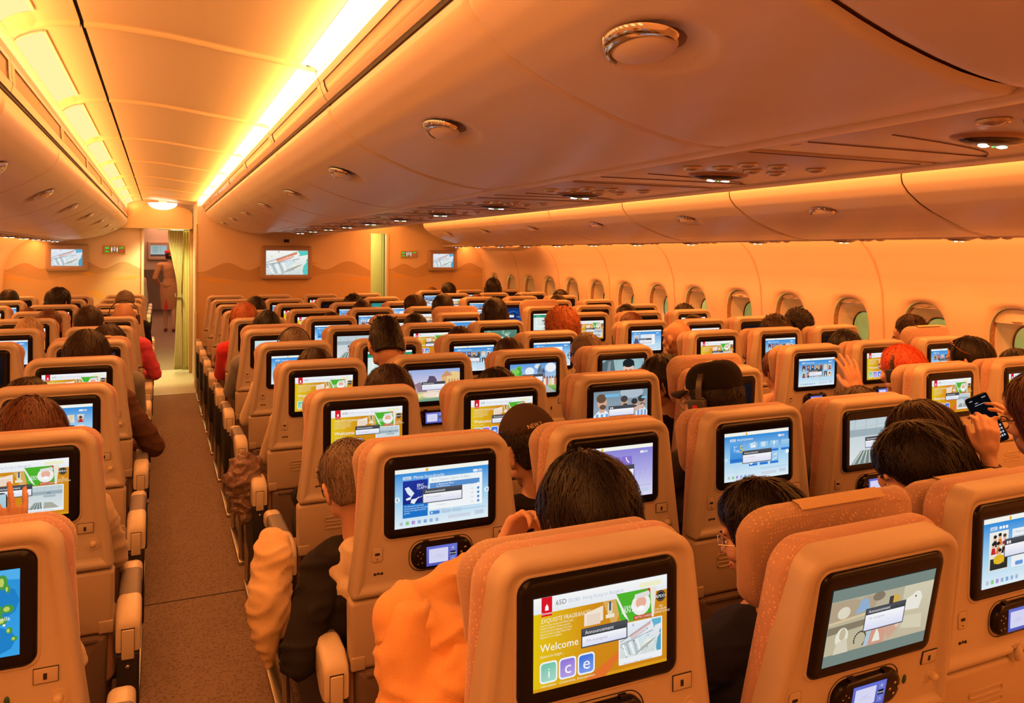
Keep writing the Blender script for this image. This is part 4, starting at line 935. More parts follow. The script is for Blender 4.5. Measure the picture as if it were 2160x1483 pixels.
def poster_page():
    s = Scr(DW, DH); blueui(s, ''); s.rr(.19, .83, .22, .87, 'ffffff', .004); s.rr(.23, .83, .26, .87, 'ffffff', .004); s.rr(.27, .83, .30, .87, 'ffffff', .004)
    s.rect(.07, .24, .31, .80, 'f6f4ec', 'e8e4d8'); r = random.Random(4)
    for k, (x, y) in enumerate(((.14, .70), (.20, .72), (.26, .70), (.12, .60), (.18, .60), (.25, .60), (.20, .50), (.27, .50))): s.ell(x, y, .022, 'e8bc9c'); s.ell(x, y+.03, .022, r.choice(['282420', '584030', 'a82c2c']), .025); s.poly([(x-.03, y-.12), (x+.03, y-.12), (x+.02, y-.03), (x-.02, y-.03)], r.choice(['c82c2c', 'f0f0ec', '282830', 'e87830', '98b0c8']))
    s.rect(.08, .26, .30, .42, '34302c'); s.ell(.19, .40, .07, 'e8b824', .07); s.text('RICH', .19, .34, .07, 'f0c838', 1, 'c'); s.rect(.35, .24, .97, .80, 'f4f8fa'); s.text('I Want to Be Rich', .37, .73, .045, 'a0bcd0'); s.rect(.37, .67, .52, .69, 'c0d0dc'); s.rect(.37, .62, .56, .64, 'c0d0dc')
    s.rr(.40, .26, .50, .32, '6c9ce0', .01); s.rr(.53, .26, .62, .32, 'a8c4ec', .01); announce(s, .26, .42, .72, .66, alt=True); return s.mesh('poster_page_display')
def off():
    s = Scr(DW, DH); s.rect(0, 0, 1, 1, '1c1418', '140e10'); return s.mesh('dark_display')
def dimd():
    s = Scr(DW, DH); s.rect(0, 0, 1, 1, '3c3034', '2c2428'); s.rect(.1, .1, .9, .6, '342a30'); return s.mesh('dim_display')
CONT = {'welcome': ('welcome screen', None), 'music': ('music album page', music), 'connect': ('lilac connectivity menu', connect), 'ent': ('blue entertainment menu', ent),
 'post': ('blue poster grid', lambda: posters(3)), 'post2': ('blue poster grid', lambda: posters(8, 'Featured')), 'post3': ('single poster row', lambda: posters(5, 'Kids', 1)),
 'info': ('pale film info page', lambda: info(1)), 'info2': ('pale film info page', lambda: info(2)), 'cam': ('grey apron camera view', cam_view), 'house': ('village film scene', house), 'castle': ('castle film scene', castle),
 'soccer': ('football film scene', soccer), 'boy': ('drawn boy\'s face', boy), 'film': ('animated film scene', film), 'map': ('blue island map', seamap), 'space': ('dark blue space scene', space),
 'green': ('green page', lambda: green(0)), 'teal': ('teal scene', lambda: green(1)), 'scene': ('leafy film scene', scene_dark), 'hand': ('pale teal scene', handscene), 'page': ('crowded poster page', poster_page), 'off': ('dark screen', off), 'dim': ('dim screen', dimd)}
_cm = {}
def content(key, seat):
    if key == 'welcome':
        k = (key, seat)
        if k not in _cm: _cm[k] = welcome(seat, 'map' if seat in ('65D', '61D') else 'apron', 'e0881c' if seat[-1] in 'GHJ' else 'd8901c', int(seat[:2]) < 60)
        return _cm[k]
    if key not in _cm: _cm[key] = CONT[key][1]()
    return _cm[key]
# ------------------------------------------------------------------ airliner seat
SP = .813
COLX = {'A': -1.392, 'B': -.869, 'C': -.347, 'D': .676, 'E': 1.197, 'F': 1.719, 'G': 2.24, 'H': 3.25, 'J': 3.772, 'K': 4.293}
def rowY(c, r): return 1.13+(65-r)*SP+(.468 if c in 'ABC' else -.337 if c in 'HJK' else 0)
ZT = 1.156
def shell_outline(o=0): return rrect(.236, .193, .775, ZT, .012, .052, 7, o)
def back_outline(o=0): return rrect(.240, .205, .44, ZT+.003, .03, .062, 7, o)
SEATM = {}
def build_seat_meshes():
    S = SEATM
    # moulded shell with rolled rim
    m = M(); plate(m, shell_outline, [(.0, .052), (0, .012), (.003, .005), (.009, .0), (.017, .0), (.023, .004), (.028, .008), (.036, .0095)])
    S['shell'] = mesh('shell', m, SHELL, angle=70)
    m = M(); plate(m, lambda o: rrect(.236, .238, .60, .771, .02, .012, 4, o), [(0, .05), (0, .012), (.003, .006), (.010, .004)])
    m2 = M()
    for zz in (.715, .690):
        ol = lambda o, zz=zz: rrect(.055, .055, zz-.009, zz+.009, .009, .009, 6, o)
        plate(m, ol, [(0, .004), (.001, .001), (.003, .001), (.0045, .0045)], x0=-.095)
    m.box(-.236, -.20, .001, .02, .60, .635, b=.004); m.box(.20, .236, .001, .02, .60, .635, b=.004)
    S['tray_table'] = mesh('tray_table', m, TRAYP, angle=50)
    m = M(); 
    for r_, d in ((.045, .003), (.034, .003)):
        m.loft([[(x_+.105, y, .69+z) for x_, z in [(q*math.cos(2*math.pi*k/28), q*math.sin(2*math.pi*k/28)) for k in range(28)]] for q, y in ((r_, .004), (r_-.001, .0015), (r_-.004, .0015), (r_-.005, .0045))], 0, False, False)
    S['cup_recess'] = mesh('cup_recess', m, TRAYP)
    # bezel and its display
    bez = lambda o: rrect(.1507, .1507, .9185, 1.1195, .020, .024, 7, o)
    m = M(); plate(m, bez, [(-.003, .0095), (-.003, .006), (0, .003), (.004, .0005), (.012, -.0005), (.020, .0005)]); S['screen_bezel'] = mesh('screen_bezel', m, BLACK, angle=60)
    m = M(); plate(m, lambda o: rrect(.158, .158, .911, 1.127, .024, .028, 7, o), [(-.002, .0105), (0, .0075), (.003, .0065), (.006, .0085)], cap=False); S['screen_frame'] = mesh('screen_frame', m, SHELL, angle=70)
    # handset
    hz = .862
    hs = lambda o: rrect(.082, .082, hz-.034, hz+.034, .030, .030, 7, o)
    m = M(); plate(m, lambda o: rrect(.088, .088, hz-.040, hz+.040, .034, .034, 7, o), [(0, .010), (0, .008), (.004, .011)], cap=True, mi=1); plate(m, hs, [(0, .010), (0, .001), (.003, -.004), (.010, -.006)]); 
    for k in range(4): a = R(90*k); m.ell((.062+.011*math.cos(a), -.0068, hz+.011*math.sin(a)), (.0035, .0012, .0028), 2, nu=8, nv=5)
    for dx, dz in ((-.068, .006), (-.062, .014), (-.054, .008), (-.06, -.002), (-.067, -.016), (-.056, -.014)): m.ell((dx, -.0068, hz+dz), (.0018, .001, .0018), 2, nu=6, nv=4)
    m.box(-.05, -.035, -.002, .008, hz+.033, hz+.038, 0); m.box(.035, .05, -.002, .008, hz+.033, hz+.038, 0)
    S['handset'] = mesh('handset', m, [BLACK, DARK, METAL], angle=50)
    s = Scr(.084, .050); s.rect(0, 0, 1, 1, '6c74d8', '585cb8'); s.rr(.08, .14, .70, .86, 'dcdcfa', .02); s.text('Handset', .39, .5, .06, 'b4b4d8', 1, 'c'); s.text('Connecting to system', .39, .40, .06, 'b4b4d8', .8, 'c')
    s.rr(.77, .66, .94, .9, '7880d4', .01); s.rect(.77, .42, .94, .62, '1c1c30'); s.rr(.77, .12, .94, .38, '7880d4', .01); s.text('+', .855, .71, .16, 'ffffff', 1, 'c'); s.text('Volume', .855, .48, .08, 'ffffff', 1, 'c'); s.text('-', .855, .2, .16, 'ffffff', 1, 'c')
    for i in range(len(s.m.v)): x, y, z = s.m.v[i]; s.m.v[i] = (x-.003, y-.0066, z+hz)
    S['handset_screen'] = s.mesh('handset_screen')
    # usb plate, audio jacks, outlet, coat hook
    ux, uz = -.170, .880
    m = M(); plate(m, lambda o: rrect(.0135, .0135, uz-.018, uz+.018, .006, .006, 5, o), [(-.001, .0097), (0, .0085), (.002, .0080)], x0=ux, mi=0); m.box(ux-.006, ux+.006, .0072, .009, uz-.001, uz+.005, 1); m.ell((ux, .0078, uz-.011), (.0016, .001, .0016), 1, nu=8, nv=4)
    ol = lambda o: rrect(.0145, .0145, uz-.019, uz+.019, .007, .007, 5, o); plate(m, ol, [(0, .0090), (.0006, .0090)], x0=ux, mi=1)
    S['usb_port'] = mesh('usb_port', m, [SHELL, DARK])
    m = M()
    for dx in (-.009, .009): m.ell((ux+.003+dx, .0088, .832), (.0035, .0018, .0035), 0, nu=10, nv=5)
    m.box(ux-.003, ux+.009, .0082, .0092, .8308, .8332); m.ell((ux+.003, .0088, .8345), (.002, .001, .002), 0, nu=8, nv=4)
    S['audio_jack'] = mesh('audio_jack', m, DARK)
    m = M(); m.box(.148, .186, .0065, .010, .880, .906, 0, b=.001); m.box(.163, .169, .0060, .007, .886, .897, 1); m.box(.1472, .1868, .0072, .0098, .8792, .9068, 1)
    S['power_outlet'] = mesh('power_outlet', m, [SHELL, DARK])
    m = M(); m.loft([[(.186+q*math.cos(2*math.pi*k/20), y, .848+q*math.sin(2*math.pi*k/20)) for k in range(20)] for q, y in ((.016, .0095), (.0155, .0075), (.012, .0085), (.0085, .0085), (.008, .002), (.0075, -.001), (.004, -.003), (.0004, -.003))], 0, False, True)
    S['coat_hook'] = mesh('coat_hook', m, TRIM, angle=60)
    m = M(); m.ell((.108, .0085, .858), (.0045, .003, .010)); S['green_button'] = mesh('green_button', m, mat('dark_green_plastic', (.02, .10, .06), .3))
    m = M(); m.loft([[(.0+dx, y, z) for dx, z in ((-.016, .766), (.016, .766), (.012, .798), (-.012, .798))] for y in (.010, .0)]); m.ell((0, -.002, .780), (.011, .008, .017)); S['table_latch'] = mesh('table_latch', m, SHELL)
    # pocket, backrest cushion, headrest, cushion, legs
    m = M(); plate(m, lambda o: rrect(.215, .222, .30, .598, .02, .01, 4, o), [(0, .05), (0, .012), (.006, .002), (.02, -.006), (.05, -.010)]); m.box(-.2, .2, -.012, -.006, .585, .596, b=.002); S['seat_pocket'] = mesh('seat_pocket', m, POCKET, angle=60)
    m = M(); plate(m, back_outline, [(.040, .098), (.018, .096), (.004, .088), (0, .074), (0, .060), (.005, .048), (.012, .044)], cap0=True); S['backrest'] = mesh('backrest', m, BACKF, angle=60)
    # headrest: winged cushion in front of the backrest
    def hr(o): return rrect(.190, .203, .93, ZT-.010, .06, .062, 7, o)
    m = M(); loops = []
    for o, y in ((.055, .148), (.030, .150), (.010, .144), (0, .132), (0, .120), (.006, .108), (.015, .100)):
        loops.append([(x, y+(.030*(abs(x)/.2)**3 if y > .15 else .020*(abs(x)/.2)**3), z) for x, z in hr(o)])
    m.loft(loops); S['headrest'] = mesh('headrest', m, HEADF, angle=60)
    m = M(); m.loft([[(x, y, z) for y, z in ((.1535, 1.03), (.1545, 1.10), (.150, ZT-.015), (.138, ZT-.0065), (.120, ZT-.0062), (.108, ZT-.012))] for x in (-.10, -.05, 0, .05, .10)], 0, False, False, closed=False); S['headrest_cover'] = mesh('headrest_cover', m, mat('antimacassar_cloth', (.62, .46, .28), .85, bump=.3, bscale=500))
    m = M(); m.box(-.225, .225, .10, .58, .34, .475, b=.035); m.box(-.22, .22, .08, .56, .31, .345, b=.01); S['seat_cushion'] = mesh('seat_cushion', m, CUSH, angle=60)
    for i, sx in enumerate((-.16, .16)):
        m = M(); m.tube([(sx, .14, .32), (sx, .10, .18), (sx, .04, .02), (sx, .0, .012)], [.016, .015, .014, .012]); m.tube([(sx, .46, .32), (sx, .48, .16), (sx, .50, .02)], .015); m.box(sx-.02, sx+.02, -.02, .54, .0, .022, b=.006); S['leg%d' % i] = mesh('leg', m, METAL)
    m = M(); m.box(-.23, .23, .10, .14, .26, .31, b=.008); m.box(-.23, .23, .43, .47, .26, .31, b=.008); m.box(-.20, .20, .02, .40, .10, .26, b=.02); S['seat_beam'] = mesh('seat_beam', m, BLACKM)
    # inner armrest between two seats (local x = 0)
    m = M(); m.loft([[(x, y, z) for x, z in rrect(.026, .026, zb, zt, .008, .014, 4)] for y, zb, zt in ((.03, .58, .632), (.05, .575, .64), (.20, .585, .645), (.38, .588, .645), (.43, .592, .640), (.45, .605, .628))]); S['armrest'] = mesh('armrest', m, [GREYP, CAPP], angle=60)
    # aisle armrest with pale hinge cover and black side panel
    m = M(); m.loft([[(x, y, z) for x, z in rrect(w_, w_, zb, zt, .008, .014, 4)] for y, zb, zt, w_ in ((.135, .585, .646, .030), (.20, .590, .648, .030), (.34, .590, .648, .029))]); S['armrest_aisle'] = mesh('armrest', m, GREYP, angle=60)
    m = M(); m.loft([[(x, y, z) for x, z in rrect(w_, w_, zb, zt, .008, .016, 4)] for y, zb, zt, w_ in ((.0, .54, .612, .030), (.012, .535, .630, .032), (.05, .54, .646, .033), (.12, .58, .649, .033), (.134, .585, .648, .032))])
    m.box(-.016, .016, -.006, .02, .52, .602, b=.003); m.box(-.017, .017, -.003, .02, .518, .604, 1); S['hinge_cover'] = mesh('hinge_cover', m, [CAPP, DARK], angle=60)
    m = M(); m.loft([[(x, y, z) for x, z in rrect(w_, w_, zb, zt, .008, .02, 4)] for y, zb, zt, w_ in ((.341, .590, .648, .029), (.39, .588, .646, .030), (.425, .588, .640, .030), (.445, .60, .625, .024))]); S['front_cap'] = mesh('front_cap', m, CAPP, angle=60)
    m = M(); m.box(-.028, .028, -.002, .06, .26, .535, 0, b=.006); m.loft([[(x, y, z) for y, z in ((.04, .56), (.36, .58), (.44, .52), (.43, .40), (.34, .27), (.16, .24), (.04, .30))] for x in (-.022, .022)]); m.ell((0, -.004, .50), (.006, .004, .006), 1); S['side_panel'] = mesh('side_panel', m, [BLACKM, METAL])
    m = M(); m.tube([(0, .04, .26), (0, .0, .02), (0, .10, .012)], .013); m.tube([(0, .42, .30), (0, .50, .14), (0, .52, .015)], [.018, .014, .012]); m.box(-.018, .018, -.04, .54, .0, .02, b=.005); S['leg_aisle'] = mesh('leg', m, METAL)
build_seat_meshes()
BACKPARTS = ('shell', 'tray_table', 'screen_frame', 'screen_bezel', 'handset', 'usb_port', 'audio_jack', 'power_outlet', 'coat_hook', 'green_button', 'table_latch', 'seat_pocket', 'backrest', 'headrest', 'headrest_cover')
def make_seat(kind):
    t = bpy.data.objects.new('airliner_seat', None); C.objects.link(t); S = SEATM; P = {}
    def k(n, me=None, par=None, name=None, x=0):
        o = link(name or n, S[me or n], par or t, (x, 0, 0)); NEWK.setdefault((par or t).name, []).append(o); return o
    k('shell'); tt = k('tray_table'); k('cup_recess', par=tt); k('screen_frame'); b = k('screen_bezel'); k('off', me='handset_screen', par=b, name='display').location = (0, -.0006, 1.0165)
    h = k('handset'); k('handset_screen', par=h); k('usb_port'); k('audio_jack'); k('power_outlet'); k('coat_hook'); k('green_button'); k('table_latch')
    k('seat_pocket'); k('backrest'); k('headrest'); k('headrest_cover'); k('seat_cushion'); k('leg0', name='leg'); k('leg1', name='leg'); k('seat_beam')
    L, Rr = kind
    for side, sx in ((L, -.2605), (Rr, .2605)):
        if side == 'i': k('armrest', x=sx)
        elif side == 'a':
            sx2 = sx+(-.012 if sx < 0 else .012)
            a = k('armrest_aisle', name='armrest', x=sx2); k('hinge_cover', par=a); k('front_cap', par=a); k('side_panel', x=sx2); k('leg_aisle', name='leg', x=sx2)
    return t
PROTO = {'C': make_seat(('i', 'a')), 'D': make_seat(('a', '-')), 'M': make_seat(('i', '-')), 'G': make_seat(('i', 'a')), 'H': make_seat(('a', '-'))}
KIND = {'A': 'M', 'B': 'M', 'C': 'C', 'D': 'D', 'E': 'M', 'F': 'M', 'G': 'G', 'H': 'H', 'J': 'M', 'K': 'M'}
CNT = {('D', 65): 'welcome', ('D', 64): 'music', ('D', 63): 'welcome', ('D', 62): 'welcome', ('D', 61): 'post2', ('D', 60): 'hand', ('D', 59): 'dim', ('D', 58): 'welcome', ('D', 57): 'off', ('D', 56): 'off', ('D', 55): 'off',
 ('E', 65): 'film', ('E', 64): 'connect', ('E', 63): 'welcome', ('E', 62): 'house', ('E', 61): 'green', ('E', 60): 'cam', ('E', 59): 'ent', ('E', 58): 'welcome', ('E', 57): 'welcome', ('E', 56): 'info', ('E', 55): 'welcome',
 ('F', 65): 'page', ('F', 64): 'ent', ('F', 63): 'soccer', ('F', 62): 'castle', ('F', 61): 'post', ('F', 60): 'welcome', ('F', 59): 'welcome', ('F', 58): 'info', ('F', 57): 'post2', ('F', 56): 'off', ('F', 55): 'welcome',
 ('G', 64): 'cam', ('G', 63): 'off', ('G', 62): 'boy', ('G', 61): 'info', ('G', 60): 'scene', ('G', 59): 'post2', ('G', 58): 'welcome', ('G', 57): 'info2', ('G', 56): 'teal', ('G', 55): 'welcome',
 ('H', 63): 'welcome', ('H', 62): 'post', ('H', 61): 'welcome', ('H', 60): 'info2', ('H', 59): 'welcome', ('H', 58): 'green', ('H', 57): 'space', ('H', 56): 'post2', ('H', 55): 'welcome', ('H', 54): 'post',
 ('J', 63): 'welcome', ('J', 62): 'welcome', ('J', 61): 'post', ('J', 60): 'ent', ('J', 59): 'off', ('J', 58): 'off', ('J', 57): 'info', ('J', 56): 'off', ('J', 55): 'off', ('J', 54): 'ent',
 ('K', 62): 'post3', ('K', 61): 'off', ('K', 60): 'off', ('K', 59): 'post2', ('K', 58): 'welcome', ('K', 57): 'teal', ('K', 56): 'off', ('K', 55): 'off', ('K', 54): 'off', ('K', 63): 'off',
 ('C', 65): 'map', ('C', 64): 'welcome', ('C', 63): 'post', ('C', 62): 'welcome', ('C', 61): 'dim', ('C', 60): 'post3', ('C', 59): 'welcome', ('C', 58): 'off', ('C', 57): 'welcome', ('C', 56): 'off', ('C', 55): 'off',
 ('B', 61): 'off', ('B', 60): 'post', ('B', 59): 'welcome', ('B', 58): 'welcome', ('B', 57): 'welcome', ('B', 56): 'welcome', ('B', 55): 'info', ('A', 57): 'welcome', ('A', 58): 'info', ('A', 56): 'ent', ('A', 55): 'off'}
PLACE = {'A': 'window column of left block', 'B': 'middle column of left block', 'C': 'aisle column of left block', 'D': 'left-aisle column of middle block', 'E': 'centre-left column of middle block', 'F': 'centre-right column of middle block', 'G': 'right-aisle column of middle block', 'H': 'aisle column of right block', 'J': 'middle column of right block', 'K': 'window column of right block'}
GRP = {'A': 'left', 'B': 'left', 'C': 'left', 'D': 'middle', 'E': 'middle', 'F': 'middle', 'G': 'middle', 'H': 'right', 'J': 'right', 'K': 'right'}
def ordrow(c, r): return ORD[r-(53 if c in 'HJK' else 54)]
RECL = {('E', 65): 10.7, ('F', 65): 2.0, ('G', 63): 4, ('G', 62): 1.5, ('H', 62): 2, ('E', 61): 2, ('D', 60): 3, ('H', 60): 1, ('F', 63): 1, ('B', 58): 2, ('J', 60): 2, ('D', 61): 2.5, ('D', 62): 1.0, ('C', 61): 2}
HRUP = {('E', 65): (.012, .045, 0), ('D', 60): (.03, 0, 0), ('F', 65): (-.012, .005, 0), ('G', 63): (.05, .02, 0), ('K', 62): (.07, .0, 0), ('H', 58): (.07, 0, 0), ('G', 59): (.06, .0, 0), ('G', 62): (.0, .02, 0), ('D', 59): (.01, 0, 0), ('C', 61): (.02, 0, 0), ('K', 63): (.05, .03, 0), ('J', 61): (0, .03, 0)}
SEATS = {}
COVERED = (('E', 65), ('F', 65), ('K', 62), ('C', 61))
def place_seat(c, r):
    pr = PROTO[KIND[c]]; y = rowY(c, r); key = CNT.get((c, r), 'off'); desc = CONT[key][0]
    lab = 'beige seat with %s, %s, %s row from front' % (desc, PLACE[c], ordrow(c, r))
    s = dup(pr, loc=(COLX[c], y, 0), label=lab, swap={'display': content(key, '%d%s' % (r, c))}); s['category'] = 'seat'; s['group'] = 'airliner seats, %s block' % GRP[c]
    rec = RECL.get((c, r), 0)+random.uniform(-.25, .25); hu = HRUP.get((c, r), (0, 0, 0)); piv = Matrix.Translation((0, .10, .45)); T = piv @ Matrix.Rotation(R(rec), 4, 'X') @ piv.inverted()
    for ch in list(NEWK[s.name]):
        b_ = base(ch)
        if b_ == 'headrest_cover' and (c, r) not in COVERED: NEWK[s.name].remove(ch); bpy.data.objects.remove(ch); continue
        if b_ in BACKPARTS:
            ch.matrix_basis = T @ (Matrix.Translation((.048 if (c, r) == ('E', 65) else 0, hu[1], hu[0])) @ Matrix.Diagonal((1.12 if (c, r) == ('E', 65) else 1, 1, 1, 1)) if b_.startswith('headrest') else Matrix.Identity(4)) @ ch.matrix_basis
    SEATS[(c, r)] = s; return s
for c in 'DEFG':
    for r in range(55, 66):
        place_seat(c, r)
for c in 'HJK':
    for r in range(54, 64):
        place_seat(c, r)
for r in range(55, 66): place_seat('C', r)
for r in range(55, 62): place_seat('B', r)
for r in range(55, 58): place_seat('A', r)
# forward cabin seats beyond the curtain
for k in range(4):
    s = dup(PROTO['C'], loc=(-.347-.08, 13.6+.9*k, 0), label='dim seat in the forward cabin seen through the doorway, %s beyond the curtain' % ORD[k+1], swap={'display': content('off', '')}); s['category'] = 'seat'; s['group'] = 'seats beyond the doorway'
def kill(o):
    for ch in KIDS(o): kill(ch)
    bpy.data.objects.remove(o)
for q in set(PROTO.values()): kill(q)
# ------------------------------------------------------------------ people
def skinm(name, col): 
    m = mat(name, col, .45, spec=.4); b = m.node_tree.nodes['Principled BSDF']; b.inputs['Subsurface Weight'].default_value = .12; b.inputs['Subsurface Radius'].default_value = (.012, .004, .002); b.inputs['Subsurface Scale'].default_value = .5; return m
SK1 = skinm('skin_light', (.62, .38, .28)); SK2 = skinm('skin_tan', (.48, .27, .18)); SK3 = skinm('skin_dark', (.16, .08, .05))
def hairm(name, col, sp=.5):
    m = mat(name, col, .5, spec=sp); nt = m.node_tree; b = nt.nodes['Principled BSDF']; tc = nt.nodes.new('ShaderNodeTexCoord')
    mp = nt.nodes.new('ShaderNodeMapping'); mp.inputs['Scale'].default_value = (260, 260, 18); n = nt.nodes.new('ShaderNodeTexNoise'); n.inputs['Scale'].default_value = 1; n.inputs['Detail'].default_value = 2
    r = nt.nodes.new('ShaderNodeValToRGB'); r.color_ramp.elements[0].position = .3; r.color_ramp.elements[1].position = .72; r.color_ramp.elements[0].color = (*[c*.45 for c in col], 1); r.color_ramp.elements[1].color = (*[min(1, c*1.6) for c in col], 1)
    nt.links.new(tc.outputs['Object'], mp.inputs['Vector']); nt.links.new(mp.outputs['Vector'], n.inputs['Vector']); nt.links.new(n.outputs['Fac'], r.inputs['Fac']); nt.links.new(r.outputs['Color'], b.inputs['Base Color'])
    bp = nt.nodes.new('ShaderNodeBump'); bp.inputs['Strength'].default_value = .5; bp.inputs['Distance'].default_value = .002; nt.links.new(n.outputs['Fac'], bp.inputs['Height']); nt.links.new(bp.outputs['Normal'], b.inputs['Normal'])
    return m
HB = hairm('black_hair', (.009, .006, .006), .35); HBR = hairm('dark_brown_hair', (.026, .012, .008), .35); HRB = hairm('reddish_brown_hair', (.10, .030, .014)); HG = hairm('grey_brown_hair', (.15, .11, .09)); HO = hairm('ginger_hair', (.42, .12, .04)); HR = hairm('red_dyed_hair', (.62, .09, .03)); HBL = hairm('grey_blond_hair', (.42, .30, .20))
def cloth(name, col, r=.85): return mat(name, col, r, bump=.35, bscale=420, sheen=.2 if sum(col) > .5 else 0, spec=.5 if sum(col) > .5 else .15)
CLK = {k: cloth(k+'_cloth', v) for k, v in dict(black=(.02, .018, .02), navy=(.03, .035, .07), grey=(.22, .22, .22), beige=(.55, .44, .32), cream=(.72, .62, .48), red=(.65, .03, .05), pink=(.75, .08, .18), brown=(.12, .06, .04), orange=(.78, .42, .16), blue=(.08, .12, .25), tan=(.50, .30, .16), palepink=(.72, .48, .38), white=(.7, .68, .65), charcoal=(.05, .045, .05)).items()}
def organic(m, vox, it=3, disp=0, dscale=9, seed=0):
    me = bpy.data.meshes.new('tmp'); me.from_pydata(m.v, [], m.f); o = bpy.data.objects.new('tmp', me); C.objects.link(o)
    a = o.modifiers.new('r', 'REMESH'); a.mode = 'VOXEL'; a.voxel_size = vox; a.use_smooth_shade = True
    b = o.modifiers.new('s', 'SMOOTH'); b.factor = .5; b.iterations = it
    dg = bpy.context.evaluated_depsgraph_get(); dg.update(); out = bpy.data.meshes.new_from_object(o.evaluated_get(dg)); bpy.data.objects.remove(o); bpy.data.meshes.remove(me)
    if disp:
        n = len(out.vertices); co = np.empty(n*3, 'f'); out.vertices.foreach_get('co', co); nr = np.empty(n*3, 'f'); out.vertices.foreach_get('normal', nr); co = co.reshape(-1, 3); nr = nr.reshape(-1, 3)
        off = Vector((seed*3.1, seed*1.7, seed)); d = np.array([.7*noise.noise(Vector((c[0]*dscale, c[1]*dscale, c[2]*dscale*1.7))+off)+1.1*max(0, 1-2.6*abs(noise.noise(Vector((c[0]*dscale*.9, c[1]*dscale*.9, c[2]*dscale*2.1))-off)))**2-.35 for c in co]); co += nr*(d*disp)[:, None]; out.vertices.foreach_set('co', co.ravel())
    out.polygons.foreach_set('use_smooth', [True]*len(out.polygons)); out.update(); return out
HC = Vector((0, -.008, .028)); HRAD = (.077, .098, .094)
def head_shapes(m, T, face=True, ears=True, sc_=1.0):
    Rm = T.to_3x3()
    def E(c, r, rot=None): m.ell(T @ Vector(c), tuple(q*sc_ for q in r), 0, Rm @ rot.to_matrix() if rot else Rm)
    E(HC, HRAD); E((0, .022, -.035), (.058, .068, .062)); E((0, .050, -.078), (.034, .036, .026)); E((0, .072, -.098), (.021, .016, .016)); E((0, -.02, -.04), (.060, .062, .06))
    if face:
        E((0, .096, .004), (.010, .016, .030), Euler((R(-14), 0, 0))); E((0, .107, -.022), (.013, .014, .011)); 
        for s_ in (-1, 1): E((s_*.012, .098, -.026), (.008, .009, .007)); E((s_*.036, .070, -.020), (.026, .024, .022)); E((s_*.031, .086, .030), (.026, .010, .009)); E((s_*.031, .083, -.001), (.016, .010, .011)); E((s_*.052, .02, -.055), (.016, .04, .022))
        E((0, .089, -.052), (.020, .012, .006)); E((0, .088, -.064), (.018, .012, .007)); E((0, .076, .055), (.052, .022, .03))
    if ears:
        for s_ in (-1, 1): E((s_*.083, -.010, -.005), (.009, .022, .035), Euler((R(-12), 0, R(s_*22)))); E((s_*.081, -.004, -.034), (.008, .011, .013)); E((s_*.092, -.019, .012), (.006, .011, .022), Euler((R(-15), 0, R(s_*25))))
def hand_shapes(m, wrist, d, n, curl=.5, side=1, sc_=1.0, spread=.12, thumb=.6):
    """palm starts at the wrist and points along d; n is the palm's facing normal; side=+1: thumb on the +(d x n) side"""
    d = Vector(d).normalized(); n = Vector(n); n = (n-d*n.dot(d)).normalized(); s_ = d.cross(n)*side; w0 = Vector(wrist)
    m.cap(w0-d*.01, .025*sc_, w0+d*.03*sc_, .027*sc_, n=10, sq=.7)
    for k in range(4):
        u = (1.5-k)*.0195*sc_; b = w0+d*.030*sc_+s_*u*.7; kn = w0+d*(.088-.004*abs(k-1))*sc_+s_*u
        m.cap(b, .013*sc_, kn, .0105*sc_, n=8)
        L = (.040, .046, .043, .034)[k]*sc_; a = curl*.55; dd = (d+s_*(1.5-k)*spread).normalized(); p = kn; r0 = .0092*sc_
        for q in range(3):
            dirn = dd*math.cos(a)+n*math.sin(a); e = p+dirn*L*(1, .68, .52)[q]; m.cap(p, r0, e, r0*.90, n=8); p = e; r0 *= .90; a += curl*(.8, .75, .5)[q]
    b = w0+d*.018*sc_+s_*.018*sc_; e1 = b+(d*.65+s_*.75).normalized()*.038*sc_+n*.008*sc_; e2 = e1+(d*(.85)+s_*(.45-.5*thumb)+n*thumb*.6).normalized()*.032*sc_; e3 = e2+(d*.9+s_*(.2-.5*thumb)+n*thumb*.7).normalized()*.024*sc_
    m.cap(b, .016*sc_, e1, .0125*sc_, n=8); m.cap(e1, .0118*sc_, e2, .0105*sc_, n=8); m.cap(e2, .0105*sc_, e3, .0085*sc_, n=8)
